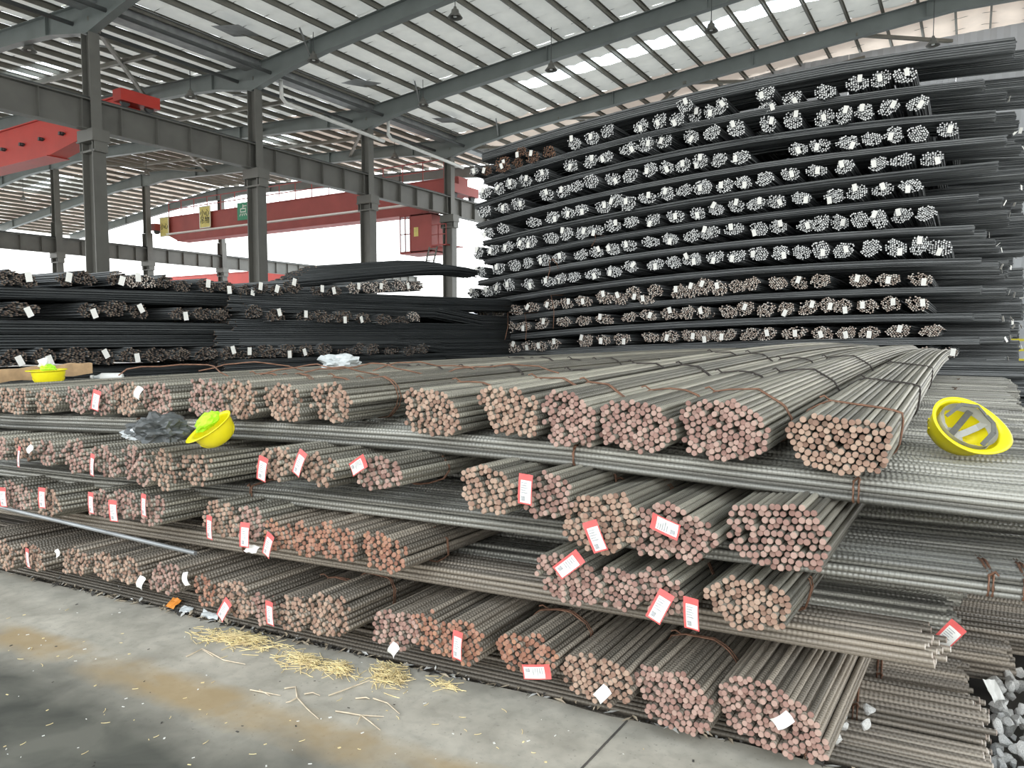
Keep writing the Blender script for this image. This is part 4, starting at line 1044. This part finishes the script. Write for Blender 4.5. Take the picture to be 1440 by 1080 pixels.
# stones
def stone_mesh(sd):
    bm = bmesh.new(); bmesh.ops.create_icosphere(bm, subdivisions=2, radius=1); r_ = random.Random(sd)
    planes = [(Vector((r_.gauss(0, 1), r_.gauss(0, 1), r_.gauss(0, 1))).normalized(), r_.uniform(.45, .8)) for _ in range(9)]
    for v in bm.verts:
        for n_, d_ in planes:
            e_ = v.co.dot(n_) - d_
            if e_ > 0: v.co -= n_ * e_
    me = bpy.data.meshes.new('stone'); bm.to_mesh(me); bm.free(); me.materials.append(M['stone']); return me
ST = [stone_mesh(i) for i in range(8)]
rnd = random.Random(77); cnt = 0
gp = [onz(1398, 960, -.03), onz(1470, 930, -.03), onz(1470, 1110, -.03), onz(1398, 1110, -.03)]
for i in range(290):
    u = rnd.random(); v = rnd.random()
    y = rnd.uniform(2.15, 3.9); x = .0 + .035 * y + rnd.uniform(.03, .40) - .0975 * (y - 2.6) * .3
    s_ = kerb(0, 0)[0]
    z = -.075 + (0, .04, .075)[i % 3]
    s = rnd.uniform(.018, .036)
    o = mesh_obj('stone', rnd.choice(ST), None, (x, y, z), (rnd.uniform(0, 6), rnd.uniform(0, 6), rnd.uniform(0, 6))); o.scale = (s * 1.2, s, s * .8)
    tag(o, 'grey-white crushed stone in the gravel heap at the right, %s' % ('buried low in the heap', 'halfway up the heap', 'on top of the heap')[i % 3], 'stone', 'crushed stones heaped at the right end of the stack')
for (x, y, s, lb) in ((1184, 1006, .020, 'small white stone on the bottom bars, upper of two beside the corner bundle'), (1186, 1021, .022, 'small white stone on the bottom bars, lower of two beside the corner bundle'), (1175, 1036, .030, 'largest white stone on the bottom bars beside the corner bundle'), (1217, 1018, .026, 'flat white stone on the bottom bars by the bent wire'), (1223, 998, .026, 'grey pointed stone on the bottom bars by the bent wire')):
    p = onz(x, y, .09); o = mesh_obj('stone', rnd.choice(ST), None, tuple(p + np.array([0, 0, -.0])), (rnd.uniform(0, 6), .3, rnd.uniform(0, 6))); o.scale = (s * 1.2, s, s * .8); tag(o, lb, 'stone', 'white stones lying on the bottom bars')

# straw: three matted heaps and scattered stalks
def stalk(mb, p, ang, L, r_=.0016, bend=.1, mi=0, lift=0.0, tilt=0.0):
    q = []
    for i in range(4):
        t = i / 3; a = ang + bend * (t - .5)
        q.append((p[0] + L * (t - .5) * math.cos(a), p[1] + L * (t - .5) * math.sin(a), .003 + lift + tilt * (t - .5) + .25 * r_ * i))
    mb.tube(q, r_, 4, mi)
HEAPS = [(340, 902, .30, .085, 190, CANG + .05, 'large flat heap of yellow straw on the concrete, left of the others'), (430, 933, .13, .075, 90, CANG - .1, 'yellow straw heap in the middle of the concrete, left lobe'), (478, 943, .10, .06, 60, CANG - .4, 'yellow straw heap in the middle of the concrete, right lobe'),
         (548, 952, .15, .10, 110, CANG - .7, 'loose yellow straw heap on the concrete below the tilted tag'), (628, 966, .09, .035, 18, CANG, 'small sparse wisp of straw at the right on the concrete')]
for (x, y, a, b_, n_, ang, lb) in HEAPS:
    rnd = random.Random(x); c = onz(x, y, 0); mb = MB()
    for i in range(int(n_ * 1.7)):
        u, v = rnd.gauss(0, .42), rnd.gauss(0, .42); L = rnd.uniform(.03, .10)
        px_, py_ = u * a, v * b_
        X = c[0] + px_ * math.cos(ang) - py_ * math.sin(ang); Y = c[1] + px_ * math.sin(ang) + py_ * math.cos(ang)
        stalk(mb, (X, Y), ang + rnd.gauss(0, .7), L, rnd.uniform(.0012, .002), rnd.uniform(-.5, .5), 0, rnd.uniform(0, .022) * max(0, 1 - u * u - v * v), rnd.uniform(-.01, .01))
    tag(mb.obj('straw_heap', 'straw'), lb, 'straw', kind='stuff')
BR_ = [(45, 913), (28, 928), (60, 936), (190, 970), (172, 892), (100, 925), (148, 1000), (260, 983), (148, 1018), (220, 1037), (33, 1047), (70, 1020), (600, 992), (672, 1034), (650, 1010), (700, 1053), (425, 1043), (478, 985), (355, 1062), (398, 945), (560, 1010), (612, 1020), (655, 1028), (710, 1000), (735, 1030), (315, 925), (240, 1010), (95, 858), (170, 905), (12, 870), (300, 960), (505, 1055), (750, 1060), (290, 1045), (120, 1060)]
for i, (x, y) in enumerate(BR_):
    rnd = random.Random(i); p = onz(x, y, 0); mb = MB(); stalk(mb, p, rnd.uniform(0, 3), rnd.uniform(.012, .034), .0013, .4)
    o = mb.obj('straw_stalk', 'straw'); tag(o, 'short loose straw stalk lying on the concrete floor', 'straw', 'loose straw stalks scattered on the concrete')
def twig(lines, label):
    mb = MB()
    for ln2 in lines:
        pts = [tuple(onz(x, y, 0.0) + np.array([0, 0, .006 + .004 * (i % 2)])) for i, (x, y) in enumerate(ln2)]
        mb.tube(pts, [.0032] * (len(pts) - 1) + [.0016], 5)
    tag(mb.obj('twig', 'twig'), label, 'twig', 'dry twigs scattered on the concrete')
twig([[(400, 970), (416, 969), (418, 983), (432, 1000), (448, 1013)], [(418, 983), (408, 990), (402, 990)]], 'forked grey twig on the concrete below the large straw heap')
twig([[(472, 1002), (490, 1006), (508, 1008), (540, 1011)], [(508, 1008), (520, 1018), (535, 1029)], [(508, 1008), (502, 1022)]], 'branching pale twig on the concrete near the ochre stain')
twig([[(462, 980), (480, 975), (500, 966), (520, 960)]], 'thin straight twig pointing towards the loose straw heap')
twig([[(352, 972), (372, 977), (395, 980)], [(365, 972), (380, 982)]], 'short pale twig with a side shoot, left of the forked twig')
twig([[(500, 984), (515, 984), (520, 985)], [(525, 984), (545, 992), (562, 1006)]], 'bent twig lying right of the middle straw heaps')
twig([[(262, 925), (285, 915), (315, 930), (345, 937)], [(285, 915), (300, 926)]], 'thin branching straw twig left of the large straw heap')
twig([[(428, 978), (440, 977), (450, 980)]], 'small curved twig between the straw heaps')
# litter along the kerb
def scrap(x, y, w, h, mat, label, cat='paper scrap', z=0.01, rz=None, name='paper_scrap'):
    rnd = random.Random(x + y); p = onz(x, y, z); mb = MB(); n_ = 4
    for j in range(n_ + 1):
        for i in range(n_ + 1):
            u, v = i / n_ - .5, j / n_ - .5
            mb.v.append((u * w, v * h * .6, v * h * .5 + .25 * w * abs(noise.noise(Vector((u * 3 + x, v * 3, 0))))))
    for j in range(n_):
        for i in range(n_): a = j * (n_ + 1) + i; mb.f.append((a, a + 1, a + n_ + 2, a + n_ + 1)); mb.m.append(0); mb.sm.append(False)
    o = mb.obj(name, mat, None, (p[0], p[1], z + h * .3), (0, 0, rnd.uniform(-.5, .5) if rz is None else rz)); tag(o, label, cat); return o
scrap(244, 855, .085, .075, 'orange', 'orange card scrap standing at the kerb beside the bottom row', z=.0)
scrap(354, 778, .075, .05, 'paper', 'white crumpled paper on the third cross layer above the bottom row', z=.47)
scrap(166, 832, .10, .035, 'paper', 'white paper strip by the kerb under the bottom row\'s left bundles', z=.0)
scrap(82, 815, .08, .035, 'film', 'grey plastic scrap at the kerb near the far left', z=.0)
scrap(262, 862, .07, .045, 'film', 'grey crumpled film right of the orange card scrap', z=.0)
scrap(296, 870, .12, .045, 'film', 'long grey crumpled film lying along the kerb under the tilted tag', z=.0)
scrap(1398, 985, .05, .12, 'paper', 'white paper sheet standing in the gravel at the right end', z=.0, rz=.6)
scrap(1379, 1022, .012, .10, 'paper', 'narrow white paper slip at the bar ends beside the gravel', z=.0, rz=.2)
# leaf litter and chaff in the gutter along the kerb: nobody could count it
rnd = random.Random(5); mb = MB()
for i in range(1500):
    s = rnd.uniform(-5.2, .2); d = abs(rnd.gauss(0, .022)) + .005 if rnd.random() < .8 else -rnd.uniform(0, .03)
    p = kerb(s, d); L = rnd.uniform(.010, .036)
    z = -.045 + rnd.uniform(0, .055) if d > 0 else .002
    dens = 1 if -4.6 < s < -2.3 else .35
    if rnd.random() > dens: continue
    a = rnd.uniform(0, 3.1)
    mb.add([(p[0] - L * math.cos(a), p[1] - L * math.sin(a), z), (p[0] + L * .3 * math.sin(a), p[1] - L * .3 * math.cos(a), z + .006), (p[0] + L * math.cos(a), p[1] + L * math.sin(a), z + rnd.uniform(0, .012)), (p[0] - L * .3 * math.sin(a), p[1] + L * .3 * math.cos(a), z + .004)], [(0, 1, 2, 3)], rnd.choice((0, 0, 0, 1, 1, 1, 1, 2)))
tag(mb.obj('leaf_litter', ['twig', 'dirt', 'paper']), 'dry leaf litter and chaff caught along the concrete kerb', 'litter', kind='stuff')
# pale specks and chaff on the concrete: nobody could count them
rnd = random.Random(9); mb = MB()
for i in range(170):
    p = onz(rnd.uniform(0, 1000), rnd.uniform(850, 1079), 0)
    if np.dot(p - CA, CN) > -.05: continue
    a = rnd.uniform(0, 3.1); L = rnd.uniform(.002, .007); w_ = L * rnd.uniform(.2, .7)
    c_, s_ = math.cos(a), math.sin(a)
    mb.box((-L, -w_, 0), (L, w_, .0015), rnd.choice((0, 0, 1, 2)), Matrix.Rotation(a, 3, 'Z'), (p[0], p[1], .0005))
tag(mb.obj('chaff', ['paper', 'straw', 'dirt']), 'pale specks of chaff and grit strewn over the concrete', 'chaff', kind='stuff')
# slack wires hanging down the face of the tall stack
for (x0, y0, x1, y1, lb) in ((772, 366, 770, 392, 'upper'), (776, 364, 785, 378, 'forked'), (837, 330, 832, 346, 'higher, by the fifth tier'), (738, 440, 739, 478, 'long, at the lower left'), (775, 415, 778, 462, 'thin, beside the brown tiers'), (714, 440, 710, 478, 'leftmost')):
    a_, b_ = onY(x0, y0, 14.15), onY(x1, y1, 14.15)
    mb = MB(); mb.tube([tuple(a_ + np.array([0, .6, .03])), tuple(a_), tuple((a_ + b_) / 2 + np.array([.06, -.03, 0])), tuple(b_)], .009, 4)
    tag(mb.obj('hanging_wire', 'wire'), 'rusty slack wire hanging on the tall stack face, ' + lb, 'wire', 'slack wires hanging on the tall stack')
print('individual bars', indiv, 'objects', len(bpy.data.objects))
